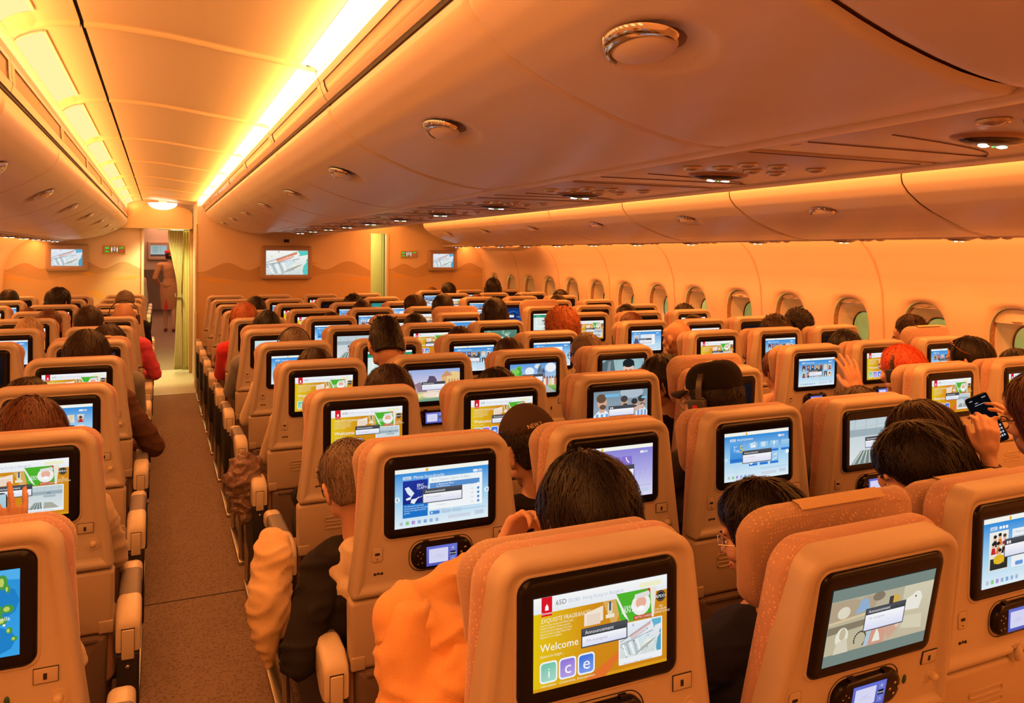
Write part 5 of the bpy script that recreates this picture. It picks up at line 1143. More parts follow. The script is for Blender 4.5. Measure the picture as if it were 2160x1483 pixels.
def hair_mesh(style, seed=0, strands=200, L=.28, k=1.0):
    r_ = random.Random(seed); m = M()
    P = dict(short=(.010, .003, .062, -.01, -.055, .030), crop=(.006, .002, .066, .0, -.05, .018), under=(.004, .004, .060, .02, -.05, .04), medium=(.018, .006, .045, -.03, -.07, .05), curly=(.030, .016, .05, -.04, -.08, .03), long=(.014, .004, .060, -.06, -L, .10), bob=(.018, .005, .055, -.08, -.10, .06), bald=(.003, .002, .2, -.01, -.05, .010), fringe=(.016, .005, .030, -.012, -.06, .05), braids=(.020, .012, .05, -.03, -.07, .04), thin=(.006, .003, .070, .0, -.055, .03))[style]
    th, amp, zf, zs, zb, sl = P
    off = Vector((seed*7.3, seed*2.1, seed*.9))
    def zend(ph):     # ph: 0 = front (+y), pi = back
        a = abs(((ph+math.pi) % (2*math.pi))-math.pi)
        def st(x, lo, hi): x = min(1, max(0, (x-lo)/(hi-lo))); return x*x*(3-2*x)
        z1 = zf+(zs-zf)*st(a, R(38), R(68)); return z1+(zb-z1)*st(a, R(85) if style != 'long' else R(62), R(118) if style != 'long' else R(88))
    def pt(ph, v, o=0.0, raw=False):
        ze = zend(ph); t0 = R(100)
        zc = HRAD[2]*math.cos(t0)+HC.z
        if ze > zc: te = math.acos(max(-1, min(1, (ze-HC.z)/HRAD[2]))); t = v*te; hang = 0
        else:
            arc = HRAD[2]*t0; tot = arc+(zc-ze); q = v*tot
            if q < arc: t = q/arc*t0; hang = 0
            else: t = t0; hang = q-arc
        if style == 'bald': t = R(62)+(R(125)-R(62))*v; hang = 0
        tk = th*(1-.85*v**6) if style not in ('long', 'bob') else th*(.8+.4*min(1, hang*6))
        if style == 'under': tk = .004+ .032*max(0, 1-(t/R(62))**2)
        if style == 'short' or style == 'medium' or style == 'fringe': tk *= (1.15+.25*math.cos(ph)*math.sin(t))
        nz = noise.noise(Vector((math.cos(ph)*3.2, math.sin(ph)*3.2, t*1.8))*1.4+off)*amp + noise.noise(Vector((ph*9, t*2.0, 0))+off)*amp*.7
        if style in ('curly', 'braids'): nz = noise.noise(Vector((math.cos(ph)*math.sin(t), math.sin(ph)*math.sin(t), math.cos(t)))*9+off)*amp
        tk = (tk+nz)*k+o
        if v > .985 and o == 0: tk = -.006
        x = (HRAD[0]+tk)*math.sin(t)*math.sin(ph); y = (HRAD[1]+tk)*math.sin(t)*math.cos(ph); z = (HRAD[2]+tk)*math.cos(t)
        if hang: z -= hang; y = y*(1-.12*min(1, hang*3))-.02*min(1, hang*3); x *= 1+.18*min(1, hang*4)
        return HC+Vector((x, y, z))
    nu, nv = (56, 30); loops = [[tuple(pt(2*math.pi*j/nu, i/nv)) for j in range(nu)] for i in range(1, nv+1)]
    m.loft(loops, 0, True, style not in ('bald',))
    for i in range(strands):
        ph = r_.uniform(0, 2*math.pi); v0 = r_.random()**.8*.85; ln = sl*r_.uniform(.7, 1.4)/(.22 if style != 'long' else .42); w_ = r_.uniform(.0010, .0022)*(1.5 if strands < 500 else 1)
        drift = r_.uniform(-.35, .35); o0 = r_.uniform(.0005, .004); pts = []
        for q in range(6):
            u = q/5; v = min(.999, v0+ln*u); p_ = pt(ph+drift*u, v, o0+(.003 if style in ('short', 'under', 'crop', 'thin', 'medium', 'fringe') else .0015)*u*r_.uniform(.5, 2.0))
            if style in ('curly', 'braids'): p_ += Vector((math.sin(u*14+i), math.cos(u*14+i), math.sin(u*9+i*2)))*.006
            pts.append(p_)
        vs = []; 
        for q, p_ in enumerate(pts):
            d = (pts[min(q+1, 5)]-pts[max(q-1, 0)]).normalized(); sd = d.cross((p_-HC).normalized()).normalized()*w_*(1-.8*q/5); vs += [tuple(p_-sd), tuple(p_+sd)]
        m.add(vs, [(2*q, 2*q+1, 2*q+3, 2*q+2) for q in range(5)])
    if style == 'under':     # swept-up top tuft
        for i in range(120):
            a = r_.uniform(0, 6.28); rr = r_.random()**.5*.055; b = HC+Vector((rr*math.cos(a), rr*math.sin(a)+.0, HRAD[2]*.93)); tip = b+Vector((r_.uniform(-.02, .02)+.3*rr*math.cos(a), r_.uniform(-.035, .01), r_.uniform(.015, .034))); m.tube([b, (b+tip)/2+Vector((0, .004, .002)), tip], [.005, .004, .001], n=5)
    return m
def arm(m, m2, S, E_, Wp, hand=None, k=1, rolled=False, hs=1.0):
    m.cap(S, .046*k, E_, .036*k); m.cap(E_, .036*k, Wp, .024*k)
    if m2 is not None:
        m2.cap(S, .062*k, E_, .052*k); 
        if not rolled: m2.cap(E_, .051*k, Vector(E_)+(Vector(Wp)-Vector(E_))*.93, .038*k)
        else: m2.cap(E_, .05*k, Vector(E_)+(Vector(Wp)-Vector(E_))*.25, .046*k)
    if hand: hand_shapes(m, Wp, *hand[:4], hs, *hand[4:])
TEMPL = {}
def headT(hx, hy, ztop, yaw, pitch, roll=0, s_=1.0):
    return Matrix.Translation((hx, hy, ztop-.125*s_)) @ Euler((R(pitch), R(roll), R(yaw)), 'XYZ').to_matrix().to_4x4() @ Matrix.Scale(s_, 4)
def figure_meshes(key, hx, hy, ztop, yaw=0, pitch=-8, roll=0, vox=.011, arms=None, disp=.0, k=1.0, hs_=1.0, near=False, base_y=0, sw=.165):
    """body, top and trousers of a seated person; origin on the floor under the shell plane; returns meshes and head matrix"""
    T = headT(hx, hy, ztop, yaw, pitch, roll, hs_)
    m, top, leg = M(), M(), M(); zs = ztop-.335*k-.0; nb = Vector((hx*.75, min(hy, .30)*.5+.11, zs+.05))
    head_shapes(m, T, True, True, hs_)
    m.cap(nb+Vector((0, 0, -.04)), .060*k, T @ Vector((0, -.025, -.045)), .052*hs_)
    ch = Vector((hx*.6, .245, zs-.12)); hip = Vector((0, .29, .56))
    m.cap(hip, .11*k, ch, .115*k, sq=.75)
    SL, SR = Vector((hx*.7-sw*k, .25, zs)), Vector((hx*.7+sw*k, .25, zs))
    m.cap(SL, .045*k, SR, .045*k); m.cap(nb, .06*k, (SL+nb)/2, .05*k); m.cap(nb, .06*k, (SR+nb)/2, .05*k)
    top.cap(hip, .150*k, ch, .150*k, sq=.78); top.cap(SL, .066*k, SR, .066*k); top.cap(nb+Vector((0, -.005, -.035)), .080*k, (SL*2+nb)/3, .066*k); top.cap(nb+Vector((0, -.005, -.035)), .080*k, (SR*2+nb)/3, .066*k); top.cap(ch+Vector((-.07, 0, 0)), .11*k, ch+Vector((.07, 0, 0)), .11*k)
    if arms is None: arms = [dict(E=(hx*.4-.215*k, .34, .70), W=(-.14, .55, .645), hand=((.35, 1, -.1), (0, 0, -1), .5, -1)), dict(E=(hx*.4+.215*k, .34, .70), W=(.14, .55, .645), hand=((-.35, 1, -.1), (0, 0, -1), .5, 1))]
    for S, a in zip((SL, SR), arms):
        if 'S' in a: S = Vector(a['S'])
        arm(m, top, S, Vector(a['E']), Vector(a['W']), a.get('hand'), a.get('k', k), a.get('rolled', False), a.get('hs', 1.0))
    for s_ in (-1, 1):
        leg.cap((s_*.085, .28, .54), .090, (s_*.105, .62, .53), .068); leg.cap((s_*.105, .62, .53), .064, (s_*.11, .64, .14), .045)
        m.cap((s_*.11, .64, .16), .035, (s_*.11, .64, .06), .033); m.cap((s_*.11, .62, .045), .035, (s_*.12, .75, .035), .030, sq=.8)
    leg.cap((-.06, .28, .56), .12, (.06, .28, .56), .12)
    return organic(m, vox, 2), organic(top, vox*1.1, 3, disp), organic(leg, vox*1.6, 3), T
def put_person(pos, ms, label, skin, topm, legm, hair, hairmat, group=None, collar=True, hk=(200, 1.0), s=1.0):
    body, top, leg, T = ms
    t = thing('person', label, 'person', pos, 0, group)
    t.scale = (s, s, s)
    def lk(n, me, mt):
        o = link(n, me, t)
        if not me.materials: me.materials.append(mt)
        o.material_slots[0].link = 'OBJECT'; o.material_slots[0].material = mt; return o
    lk('body', body, skin); lk('top', top, topm); lk('trousers', leg, legm)
    if hair:
        hk_ = (hair, hk) if not isinstance(hair, bpy.types.Mesh) else None
        if hk_:
            if hk_ not in TEMPL: 
                me = mesh('hair', hair_mesh(hair, hash(hair) % 17 if False else len(TEMPL), hk[0], hk[2] if len(hk) > 2 else .28, hk[1]), [], True, 180); TEMPL[hk_] = me
            me = TEMPL[hk_]
        else: me = hair
        h = lk('hair', me, hairmat); h.matrix_basis = T
    return t, T
def headphones(t, T, col=BLACKM, cup=(.026, .032), red=False):
    m = M(); pts = [HC+Vector((.094*math.cos(a), -.005, .112*math.sin(a)-.01)) for a in [math.pi*q/24 for q in range(25)]]
    loops = []
    for i, p_ in enumerate(pts):
        a = math.pi*i/24; o_ = Vector((math.cos(a), 0, math.sin(a))); loops.append([tuple(p_+o_*dx+Vector((0, dy, 0))) for dx, dy in ((.0, -.010), (.005, -.009), (.005, .009), (0, .010))])
    m.loft(loops); b = obj('headband', m, col, t); b.matrix_basis = T
    for s_ in (-1, 1):
        m = M(); m.box(-.012, .012, -cup[0], cup[0], -cup[1], cup[1], b=.006); mm = Matrix.Translation((s_*.094, -.005, -.008)); m.xf(mm); m.ell((s_*.082, -.005, -.008), (.012, cup[0]*.9, cup[1]*.9)); o = obj('ear_cup', m, col, t); o.matrix_basis = T
        if red: m = M(); m.box(s_*.106-.001, s_*.106+.001, -.013, .005, -.012, .008); q = obj('red_patch', m, CLK['red'], o)
def glasses(t, T, col=BLACKM, thick=.0018, rim=.022):
    m = M(); 
    for s_ in (-1, 1):
        c = Vector((s_*.033, .108, .002)); m.tube([c+Vector((rim*math.cos(a), -.008*abs(math.cos(a)), rim*.82*math.sin(a))) for a in [2*math.pi*q/20 for q in range(21)]], thick, n=6)
        m.tube([(s_*(.033+rim), .102, .008), (s_*.078, .04, .008), (s_*.083, -.015, .006), (s_*.082, -.035, -.012)], thick*1.2, n=6)
    m.tube([(-.011, .107, .004), (0, .112, .008), (.011, .107, .004)], thick, n=6); o = obj('glasses', m, col, t); o.matrix_basis = T; return o
def facial(t, T, brow=HB):
    """eyes, brows and lips for the faces the photo shows"""
    m = M()
    for s_ in (-1, 1): m.ell((s_*.031, .0895, .004), (.0115, .006, .0065))
    e = obj('eye', m, mat('eye_white', (.6, .5, .45), .2), t); e.matrix_basis = T
    m = M()
    for s_ in (-1, 1): m.ell((s_*.031, .0945, .0035), (.0052, .003, .0055)); m.tube([(s_*.018, .094, .008), (s_*.030, .0975, .0115), (s_*.044, .091, .006)], .0012, n=5)
    i = obj('pupil', m, mat('dark_iris', (.01, .008, .006), .15), e)
    m = M()
    for s_ in (-1, 1): m.tube([(s_*.014, .096, .024), (s_*.030, .0985, .031), (s_*.050, .084, .026)], [.0028, .0032, .0012], n=6)
    b = obj('eyebrow', m, brow, t); b.matrix_basis = T
    m = M(); m.ell((0, .0965, -.0535), (.018, .006, .0035)); m.ell((0, .0955, -.0615), (.016, .006, .0042)); l = obj('lips', m, mat('lip_skin', (.50, .16, .12), .35), t); l.matrix_basis = T
SHR = CLK
YB_ = lambda c, r: rowY(c, r)
# ---- generic seated passengers (row, column, head x, head top z, pose, hair, hair colour, top, look)
POSES = {'f': dict(yaw=0, pitch=-4), 'd': dict(yaw=6, pitch=-22), 'l': dict(yaw=38, pitch=-10), 'r': dict(yaw=-30, pitch=-8)}
GM = {}
def generic(c, r, hx, ztop, pose, hair, hm, top, skin, desc, dark='charcoal', hk=(260, 1.0), hp=False):
    k = round(hx-COLX[c], 2); q = max(-.2, min(.2, round(k/.05)*.05)); key = (pose, q)
    if key not in GM: GM[key] = figure_meshes(key, q, .27, 1.22, vox=.012, **POSES[pose])
    s = ztop/1.22; s_ = max(.90, min(1.10, s)); y = rowY(c, r)
    ms = GM[key]; pos = (hx-q*s_, y+.02, (ztop-1.22*s_) if abs(s-s_) > .001 else 0)
    t, T = put_person(pos, ms, desc, SKN[skin], CLK[top], CLK[dark], hair, hm, 'seated passengers', hk=hk, s=s_)
    if hp: headphones(t, T)
    return t
SKN = {1: SK1, 2: SK2, 3: SK3}
G = [
('D', 62, .69, 1.167, 'd', 'medium', HBR, 'beige', 1, 'passenger with dark hair barely above the third aisle seat of the middle block'),
('D', 61, .71, 1.205, 'f', 'thin', HG, 'cream', 1, 'grey-haired passenger with headphones in a middle-block aisle seat', True),
('D', 60, .66, 1.246, 'f', 'short', HB, 'grey', 2, 'black-haired passenger in grey jacket in a middle-block left-aisle seat'),
('D', 59, .59, 1.245, 'f', 'medium', HO, 'red', 1, 'ginger-haired passenger in bright red top by the left aisle'),
('D', 58, .76, 1.252, 'f', 'short', HB, 'brown', 2, 'black-haired passenger in brown top just beyond the ginger-haired one'),
('F', 57, 1.79, 1.200, 'f', 'curly', HB, 'black', 2, 'messy dark hair above a far seat in front of the large monitor'),
('F', 58, 1.69, 1.188, 'f', 'medium', HBR, 'black', 1, 'smooth brown-haired head one row behind the messy dark-haired one'),
('G', 58, 2.19, 1.236, 'l', 'medium', HBR, 'red', 1, 'brown-haired passenger turned left near the right galley doorway'),
('F', 60, 1.69, 1.200, 'f', 'short', HB, 'black', 2, 'short black-haired passenger in the centre of the middle block'),
('H', 62, 3.24, 1.085, 'f', 'medium', HRB, 'palepink', 1, 'passenger in a pale pink sleeve hidden by the seat with the touched poster screen'),
('E', 59, 1.25, 1.163, 'd', 'short', HBR, 'black', 1, 'top of a low brown-haired head above a welcome screen'),
('F', 61, 1.73, 1.172, 'f', 'bob', HBR, 'black', 1, 'brown hair with a parting behind the blue poster grid'),
('F', 62, 1.71, 1.187, 'f', 'long', HBR, 'charcoal', 1, 'woman with long dark hair and hairband before the castle scene'),
('G', 60, 2.32, 1.30, 'f', 'short', HB, 'red', 2, 'black-haired passenger with headphones and red collar in the middle block', True),
('J', 55, 3.87, 1.325, 'f', 'short', HB, 'black', 2, 'tall black-haired passenger with headphones near the front right windows', True),
('H', 55, 3.27, 1.271, 'f', 'short', HB, 'black', 2, 'dark round head below the right bulkhead monitor, left of it'),
('H', 54, 3.32, 1.177, 'f', 'short', HRB, 'brown', 2, 'brown head in the foremost row of the right block'),
('G', 59, 2.19, 1.29, 'r', 'short', HB, 'charcoal', 2, 'black-haired passenger turned right below the right lavatory sign'),
('H', 56, 3.32, 1.171, 'f', 'short', HRB, 'brown', 2, 'reddish-brown low head in the third row of the right block'),
('K', 55, 4.36, 1.150, 'f', 'short', HB, 'black', 2, 'low black head beside the second front right window'),
('K', 56, 4.40, 1.198, 'f', 'medium', HB, 'black', 2, 'black-haired head beside the third front right window'),
('J', 57, 3.94, 1.196, 'f', 'short', HBR, 'black', 2, 'dark-brown head nearer the aisle than the window head ahead of it'),
('J', 56, 3.83, 1.157, 'f', 'short', HBR, 'black', 2, 'low dark head just behind the tall passenger with headphones'),
('J', 59, 3.78, 1.193, 'f', 'short', HB, 'charcoal', 2, 'black-haired passenger with black headphones in right block middle column', True),
('H', 60, 3.31, 1.192, 'f', 'long', HRB, 'charcoal', 1, 'woman with parted red-brown hair behind the headphoned passenger'),
('J', 60, 3.89, 1.158, 'f', 'short', HB, 'black', 2, 'top of a black head over the blue menu in the right block'),
('K', 59, 4.40, 1.165, 'f', 'curly', HB, 'black', 2, 'small curly dark head beside a right-side window'),
('K', 60, 4.36, 1.125, 'l', 'thin', HB, 'blue', 3, 'cropped-haired passenger leaning left beside the curly-haired one'),
('J', 61, 3.99, 1.196, 'f', 'curly', HBR, 'charcoal', 3, 'passenger with curly brown hair between cropped and braided heads'),
('J', 62, 3.78, 1.182, 'f', 'medium', HB, 'black', 2, 'straight black hair behind the passenger with the braids'),
('K', 63, 4.13, 1.142, 'f', 'medium', HB, 'black', 2, 'dark hair cut off by the right picture edge below the window'),
('G', 64, 2.46, 1.131, 'r', 'bob', HBR, 'charcoal', 1, 'low brown-haired head with hair clip beyond the apron camera screen'),
('C', 63, -.46, 1.143, 'f', 'medium', HBR, 'charcoal', 1, 'low dark-brown head in front of the third-nearest left aisle seat'),
('C', 61, -.27, 1.213, 'f', 'short', HBR, 'grey', 1, 'brown head with thin headphones partly hidden in the left aisle column', True),
('C', 57, -.30, 1.266, 'f', 'thin', HG, 'black', 1, 'grey-haired head far ahead in the left aisle column'),
('C', 60, -.43, 1.269, 'f', 'short', HBR, 'charcoal', 2, 'dark-haired passenger left of the bald one in headphones'),
('B', 57, -.86, 1.287, 'r', 'medium', HB, 'black', 2, 'black-haired head below the left bulkhead monitor'),
('B', 59, -.75, 1.20, 'f', 'short', HRB, 'brown', 2, 'reddish-brown low head in left block middle column'),
('B', 60, -.77, 1.212, 'f', 'thin', HBL, 'beige', 1, 'pale blond head in left block middle column'),
('B', 58, -.99, 1.164, 'f', 'short', HRB, 'brown', 2, 'low red-brown head at the left picture edge'),
('A', 56, -1.37, 1.248, 'f', 'short', HB, 'black', 2, 'black head at the far left picture edge before the bulkhead')]
for g in G: generic(*g[:10], hp=len(g) > 10)
# ------------------------------------------------------------------ passengers the photo shows closely
def special(c, r, hx, hz, label, skin, top, hair, hm, dy=.27, yaw=0, pitch=-8, roll=0, arms=None, vox=.0075, disp=.006, k=1.0, hk=(1400, 1.0), legs='charcoal', hs=1.0, pos_dy=0.0, x0=None, sw=.165):
    bx = COLX[c] if x0 is None else x0; y = rowY(c, r)+pos_dy
    ms = figure_meshes(None, hx-bx, dy, hz, yaw, pitch, roll, vox, arms, disp, k, hs, True, 0, sw)
    return put_person((bx, y, 0), ms, label, skin, CLK[top] if isinstance(top, str) else top, CLK[legs], hair, hm, 'seated passengers', hk=hk)
def H(d, n, curl=.5, side=1, *a): return (d, n, curl, side)+a
# man with glasses leaning into the aisle, dark sleeves and cream vest
t, T = special('D', 64, .50, 1.108, 'grey-haired man in glasses, dark sleeves and cream vest leaning into the aisle', SK1, 'black', 'short', HG, yaw=12, pitch=-22, roll=-4, hs=.96, sw=.115, disp=.011,
  arms=[dict(E=(-.285, .13, .60), W=(-.20, .40, .50), hand=H((.2, 1, 0), (0, 0, -1), .5, -1)), dict(E=(.05, .36, .62), W=(.06, .55, .60), hand=H((-.2, 1, 0), (0, 0, -1), .5, 1))], x0=.62)
glasses(t, T); facial(t, T, HG)
v = M(); zs = 1.108-.335
v.cap((-.02, .275, .58), .168, (-.06, .235, zs-.10), .166, sq=.80); v.cap((-.155, .225, zs+.01), .056, (.10, .245, zs), .070); v.cap((-.10, .20, zs+.03), .078, (-.02, .23, zs+.03), .078); me = organic(v, .009, 3, .008, 9, 3); me.materials.append(CLK['cream']); link('vest', me, t)
# person with raised arm in orange sweater, nearest row
t, T = special('D', 65, .815, 1.213, 'black-haired person in a loose orange-yellow sweater raising one hand to the head', SK1, 'orange', 'medium', HB, dy=.29, yaw=-4, pitch=-14, hs=1.04, hk=(2200, 1.05),
  arms=[dict(S=(-.08, .25, .87), E=(-.255, .33, .945), W=(-.01, .42, .99), hand=H((.55, .1, .75), (.5, -.6, .2), 1.25, 1), k=1.12), dict(E=(.30, .33, .70), W=(.16, .55, .66), hand=H((-.3, 1, 0), (0, 0, -1), .5, 1))], disp=.010, k=1.08)
s_ = M(); s_.cap((-.235, .29, .925), .066, (-.20, .25, .70), .10, sq=.75); s_.cap((-.12, .24, .88), .08, (-.22, .27, .80), .10, sq=.8); s_.cap((-.25, .31, .92), .058, (-.17, .24, .62), .10); me = organic(s_, .009, 3, .011, 8, 5); me.materials.append(CLK['orange']); link('loose_sweater_side', me, t)
s_ = M(); s_.cap((-.055, .405, .982), .043, (-.015, .42, .99), .041); me = organic(s_, .006, 2, .003, 14, 2); me.materials.append(CLK['tan']); link('cuff', me, t)
# man in the brown cap
t, T = special('E', 64, 1.055, 1.158, 'man in a brown baseball cap with cream lettering and black jacket, leaning left', SK1, 'black', 'crop', HB, yaw=14, pitch=-16, roll=-6)
glasses(t, T)
def cap_(t, T, colm, brim_back=True, strap=True, flat=False):
    m = M(); loops = []; nu = 40
    for i in range(1, 15):
        v_ = i/14; tt = R(70)*v_; lp = []
        for j in range(nu):
            ph = 2*math.pi*j/nu; q = .010+.004*math.cos(ph*2)*v_ + (.010*(1-v_))
            if flat: q = .012+.020*math.sin(math.pi*v_)*(1-.3*math.cos(ph))
            lp.append(tuple(HC+Vector(((HRAD[0]+q)*math.sin(tt)*math.sin(ph), (HRAD[1]+q)*math.sin(tt)*math.cos(ph), (HRAD[2]+q)*math.cos(tt)+.004))))
        loops.append(lp)
    loops.append([tuple(Vector(p)*1.0+Vector((0, 0, -.010))) for p in loops[-1]]); loops.append([tuple(HC+(Vector(p)-HC)*.96) for p in loops[-1]])
    m.loft(loops, 0, True, False); m.ell(HC+Vector((0, 0, .112 if not flat else .108)), (.009, .009, .004)); o = obj('cap', m, colm, t, angle=180); o.matrix_basis = T
    sg = -1 if brim_back else 1; b = M(); loops = []
    for dz, ex in ((0, 0), (.006, 0)):
        pass
    rows = []
    for i in range(7):
        u = i/6; row = []
        for j in range(17):
            a = R(-58+116*j/16); rr = 1+u*.62*math.cos(a*.9); row.append(tuple(HC+Vector(((HRAD[0]+.012)*math.sin(a)*(1+.12*u), sg*((HRAD[1]+.012)*math.cos(a)+u*.062*math.cos(a)), -.004-.012*u-.020*abs(math.sin(a))**2*u+.030))))
        rows.append(row)
    b.loft(rows, 0, False, False, closed=False); c_ = obj('brim', b, colm, t); c_.matrix_basis = T; sm = c_.modifiers.new('t', 'SOLIDIFY'); sm.thickness = .004
    return o
CAPM = cloth('brown_cap_cloth', (.055, .035, .028)); CAPB = cloth('black_cap_cloth', (.014, .012, .012))
co = cap_(t, T, CAPM, False)
m = M(); 
s_ = Scr(.06, .02); tv, tf, w_ = glyphs('NEW YORK'); sc_ = .013
m.add([((p[0]-w_/2)*sc_-.02, -.1155+.35*(p[1]*sc_)+6*((p[0]-w_/2)*sc_+.02)**2, p[1]*sc_+.070) for p in tv], tf); e = obj('cap_lettering', m, mat('cream_thread', (.7, .6, .42), .7), co, smooth=False)
m = M(); m.tube([HC+Vector(((HRAD[0]+.006)*math.sin(a)*.96, -(HRAD[1]+.006)*math.cos(a)*.96, .020)) for a in [R(-28+56*q/10) for q in range(11)]], .006, n=6); obj('cap_strap', m, CAPM, co)
# woman with wire glasses beside the yellow-dotted headrest
t, T = special('E', 65, 1.305, 1.100, 'woman with dark tied-back hair and wire glasses in a dark denim jacket', SK1, 'navy', 'medium', HB, dy=.31, yaw=38, pitch=-12, hs=.98, hk=(2400, 1.02), x0=1.15,
  arms=[dict(E=(-.26, .30, .66), W=(-.02, .50, .78), hand=H((.2, .3, .9), (0, -1, .2), .7, -1)), dict(E=(.22, .34, .68), W=(.10, .55, .66), hand=H((-.3, 1, 0), (0, 0, -1), .5, 1))], k=.96)
glasses(t, T, METAL, .0012, .025); facial(t, T)
m = M(); m.cap((.0, .10, 0), .034, (.02, .13, -.01), .03); 
# boy in profile
t, T = special('F', 65, 1.755, 1.212, 'boy with thick black fringe looking down to the left in profile', SK1, 'charcoal', 'fringe', HB, dy=.25, yaw=46, pitch=-20, hs=.97, hk=(2600, 1.12), k=.82)
facial(t, T)
# woman with long dark hair just ahead of the boy
t, T = special('F', 65, 2.17, 1.186, 'woman with long straight dark-brown hair bending left just beyond the boy', SK1, 'brown', 'long', HBR, dy=.36, yaw=20, pitch=-22, hk=(2400, 1.12, .34), x0=2.05, hs=1.02, pos_dy=.21)
# man with cap and headphones
t, T = special('F', 64, 1.765, 1.250, 'man in a black flat cap, headphones and wire glasses turned to the left', SK1, 'charcoal', 'crop', HB, yaw=18, pitch=-8, hs=1.0)
cap_(t, T, CAPB, False, flat=True); glasses(t, T, METAL, .0012, .024); facial(t, T)
# headband over the cap: larger
T2 = T @ Matrix.Scale(1.12, 4); headphones(t, T2, mat('headphone_grey', (.06, .05, .05), .3), (.030, .034), red=True)
# passenger leaning out before the raised headrest
t, T = special('G', 63, 2.13, 1.165, 'dark-haired passenger in profile leaning left beside a raised reclined headrest', SK2, 'black', 'medium', HB, yaw=40, pitch=-10, hk=(600, 1.0),
  arms=[dict(E=(-.26, .30, .72), W=(-.17, .42, .96), hand=H((.1, .1, 1), (0, -1, 0), .9, -1)), dict(E=(.22, .34, .70), W=(.12, .55, .66), hand=H((-.3, 1, 0), (0, 0, -1), .5, 1))])
t, T = special('D', 63, .83, 1.185, 'round head of smooth dark hair between two welcome screens', SK1, 'black', 'medium', HBR, pitch=-10, hk=(900, 1.0), vox=.01)
t, T = special('E', 63, 1.29, 1.15, 'top of a black-haired head above a welcome screen in the middle block', SK1, 'black', 'medium', HB, hk=(500, 1.0), vox=.011)
t, T = special('E', 62, 1.03, 1.30, 'man with undercut and swept-up black hair, head bowed', SK1, 'black', 'under', HB, dy=.25, pitch=-30, yaw=-4, hk=(1200, 1.0), vox=.009)
t, T = special('G', 62, 2.18, 1.20, 'balding man with grey hair and dark glasses leaning left', SK2, 'charcoal', 'thin', HG, yaw=10, pitch=-6, hk=(700, .8), vox=.01); glasses(t, T)
t, T = special('G', 61, 2.45, 1.262, 'passenger with bushy ginger curls holding up a phone', SK1, 'black', 'curly', HO, yaw=12, hk=(1500, 1.1), vox=.011)
t, T = special('H', 61, 3.14, 1.202, 'bald man in a black jacket leaning left in the right block aisle column', SK2, 'black', None, None, yaw=10, pitch=-4, vox=.009, hs=1.02)
t, T = special('K', 61, 4.19, 1.245, 'passenger with dark braids and a dark grey hood beside a right window', SK3, 'grey', 'braids', HB, yaw=-10, pitch=-14, vox=.011, hk=(900, 1.0))
m = M(); m.loft([[(rr*math.cos(a), rr*.8*math.sin(a)-.02, z) for a in [2*math.pi*q/24 for q in range(24)]] for rr, z in ((.14, -.20), (.155, -.16), (.14, -.115), (.11, -.11), (.09, -.14))], 0, True, True); h = obj('hood', m, CLK['grey'], t); h.matrix_basis = Matrix.Translation(T.translation)
t, T = special('K', 62, 4.33, 1.235, 'man with a swept dark quiff and black glasses in profile beside a window', SK2, 'black', 'under', HBR, yaw=36, pitch=-4, vox=.01, hk=(1200, 1.2)); glasses(t, T); facial(t, T)
t, T = special('H', 63, 3.27, 1.205, 'person with bright red hair, headphones and pink sleeve reaching toward a screen', SK1, 'navy', 'short', HR, yaw=6, pitch=-8, hk=(1600, 1.3), vox=.006,
  arms=[dict(S=(-.10, .30, .84), E=(.10, .33, .80), W=(.115, .62, .915), hand=H((.0, .35, .9), (.2, .9, .3), .25, 1), k=.85, rolled=True, hs=1.22), dict(E=(.24, .34, .70), W=(.12, .55, .66), hand=H((-.3, 1, 0), (0, 0, -1), .5, 1))])
headphones(t, T)
m = M(); m.cap((.02, .31, .82), .052, (.10, .34, .81), .050); m.cap((.10, .34, .81), .050, (.11, .42, .838), .044); me = organic(m, .007, 2, .004); me.materials.append(CLK['pink']); link('pink_sleeve', me, t)
t, T = special('J', 63, 3.75, 1.229, 'woman with long sleek dark hair and sunglasses pushed up on it', SK1, 'black', 'long', HB, yaw=14, pitch=-4, hk=(1800, 1.1, .26), vox=.009)
m = M()
for s_ in (-1, 1): m.ell((s_*.030, .062, .098), (.026, .008, .020), rot=Euler((R(-50), 0, 0)).to_matrix()); m.tube([(s_*.054, .055, .098), (s_*.088, .0, .065), (s_*.092, -.04, .05)], .003)
o = obj('sunglasses', m, mat('amber_lens', (.16, .05, .02), .1, coat=.6), t); o.matrix_basis = T
# woman with phone at the right edge
t, T = special('G', 65, 2.235, 1.325, 'woman with long auburn hair typing on a phone, cut by the right edge', SK1, 'charcoal', 'long', HRB, dy=.24, yaw=10, pitch=-16, hk=(2200, 1.1, .40), vox=.0055, x0=2.36,
  arms=[dict(E=(-.16, .30, .86), W=(-.10, .43, 1.045), hand=H((.10, .10, 1), (.5, .8, -.1), .95, 1, .05, .3), rolled=True, k=.72, hs=.92), dict(E=(.16, .32, .90), W=(.045, .42, 1.07), hand=H((-.42, .1, .95), (-.6, .7, .1), .6, -1, .14, .2), rolled=True, k=.72, hs=.92)])
glasses(t, T)
m = M(); m.tube([(-.108+.026*math.cos(a), .418+.024*math.sin(a), 1.022) for a in [2*math.pi*q/20 for q in range(21)]], .005, n=6); obj('bracelet', m, BLACKM, t)
ph = thing('smartphone', 'black smartphone with a dark chat screen held by the auburn-haired woman', 'phone', (2.333, 1.615, 1.142))
ph.rotation_euler = (R(-12), R(-22), R(-22))
m = M(); plate(m, lambda o: rrect(.037, .037, -.077, .077, .010, .010, 6, o), [(.001, .008), (0, .006), (0, .001), (.001, 0)], cap0=True); obj('case', m, BLACK, ph)
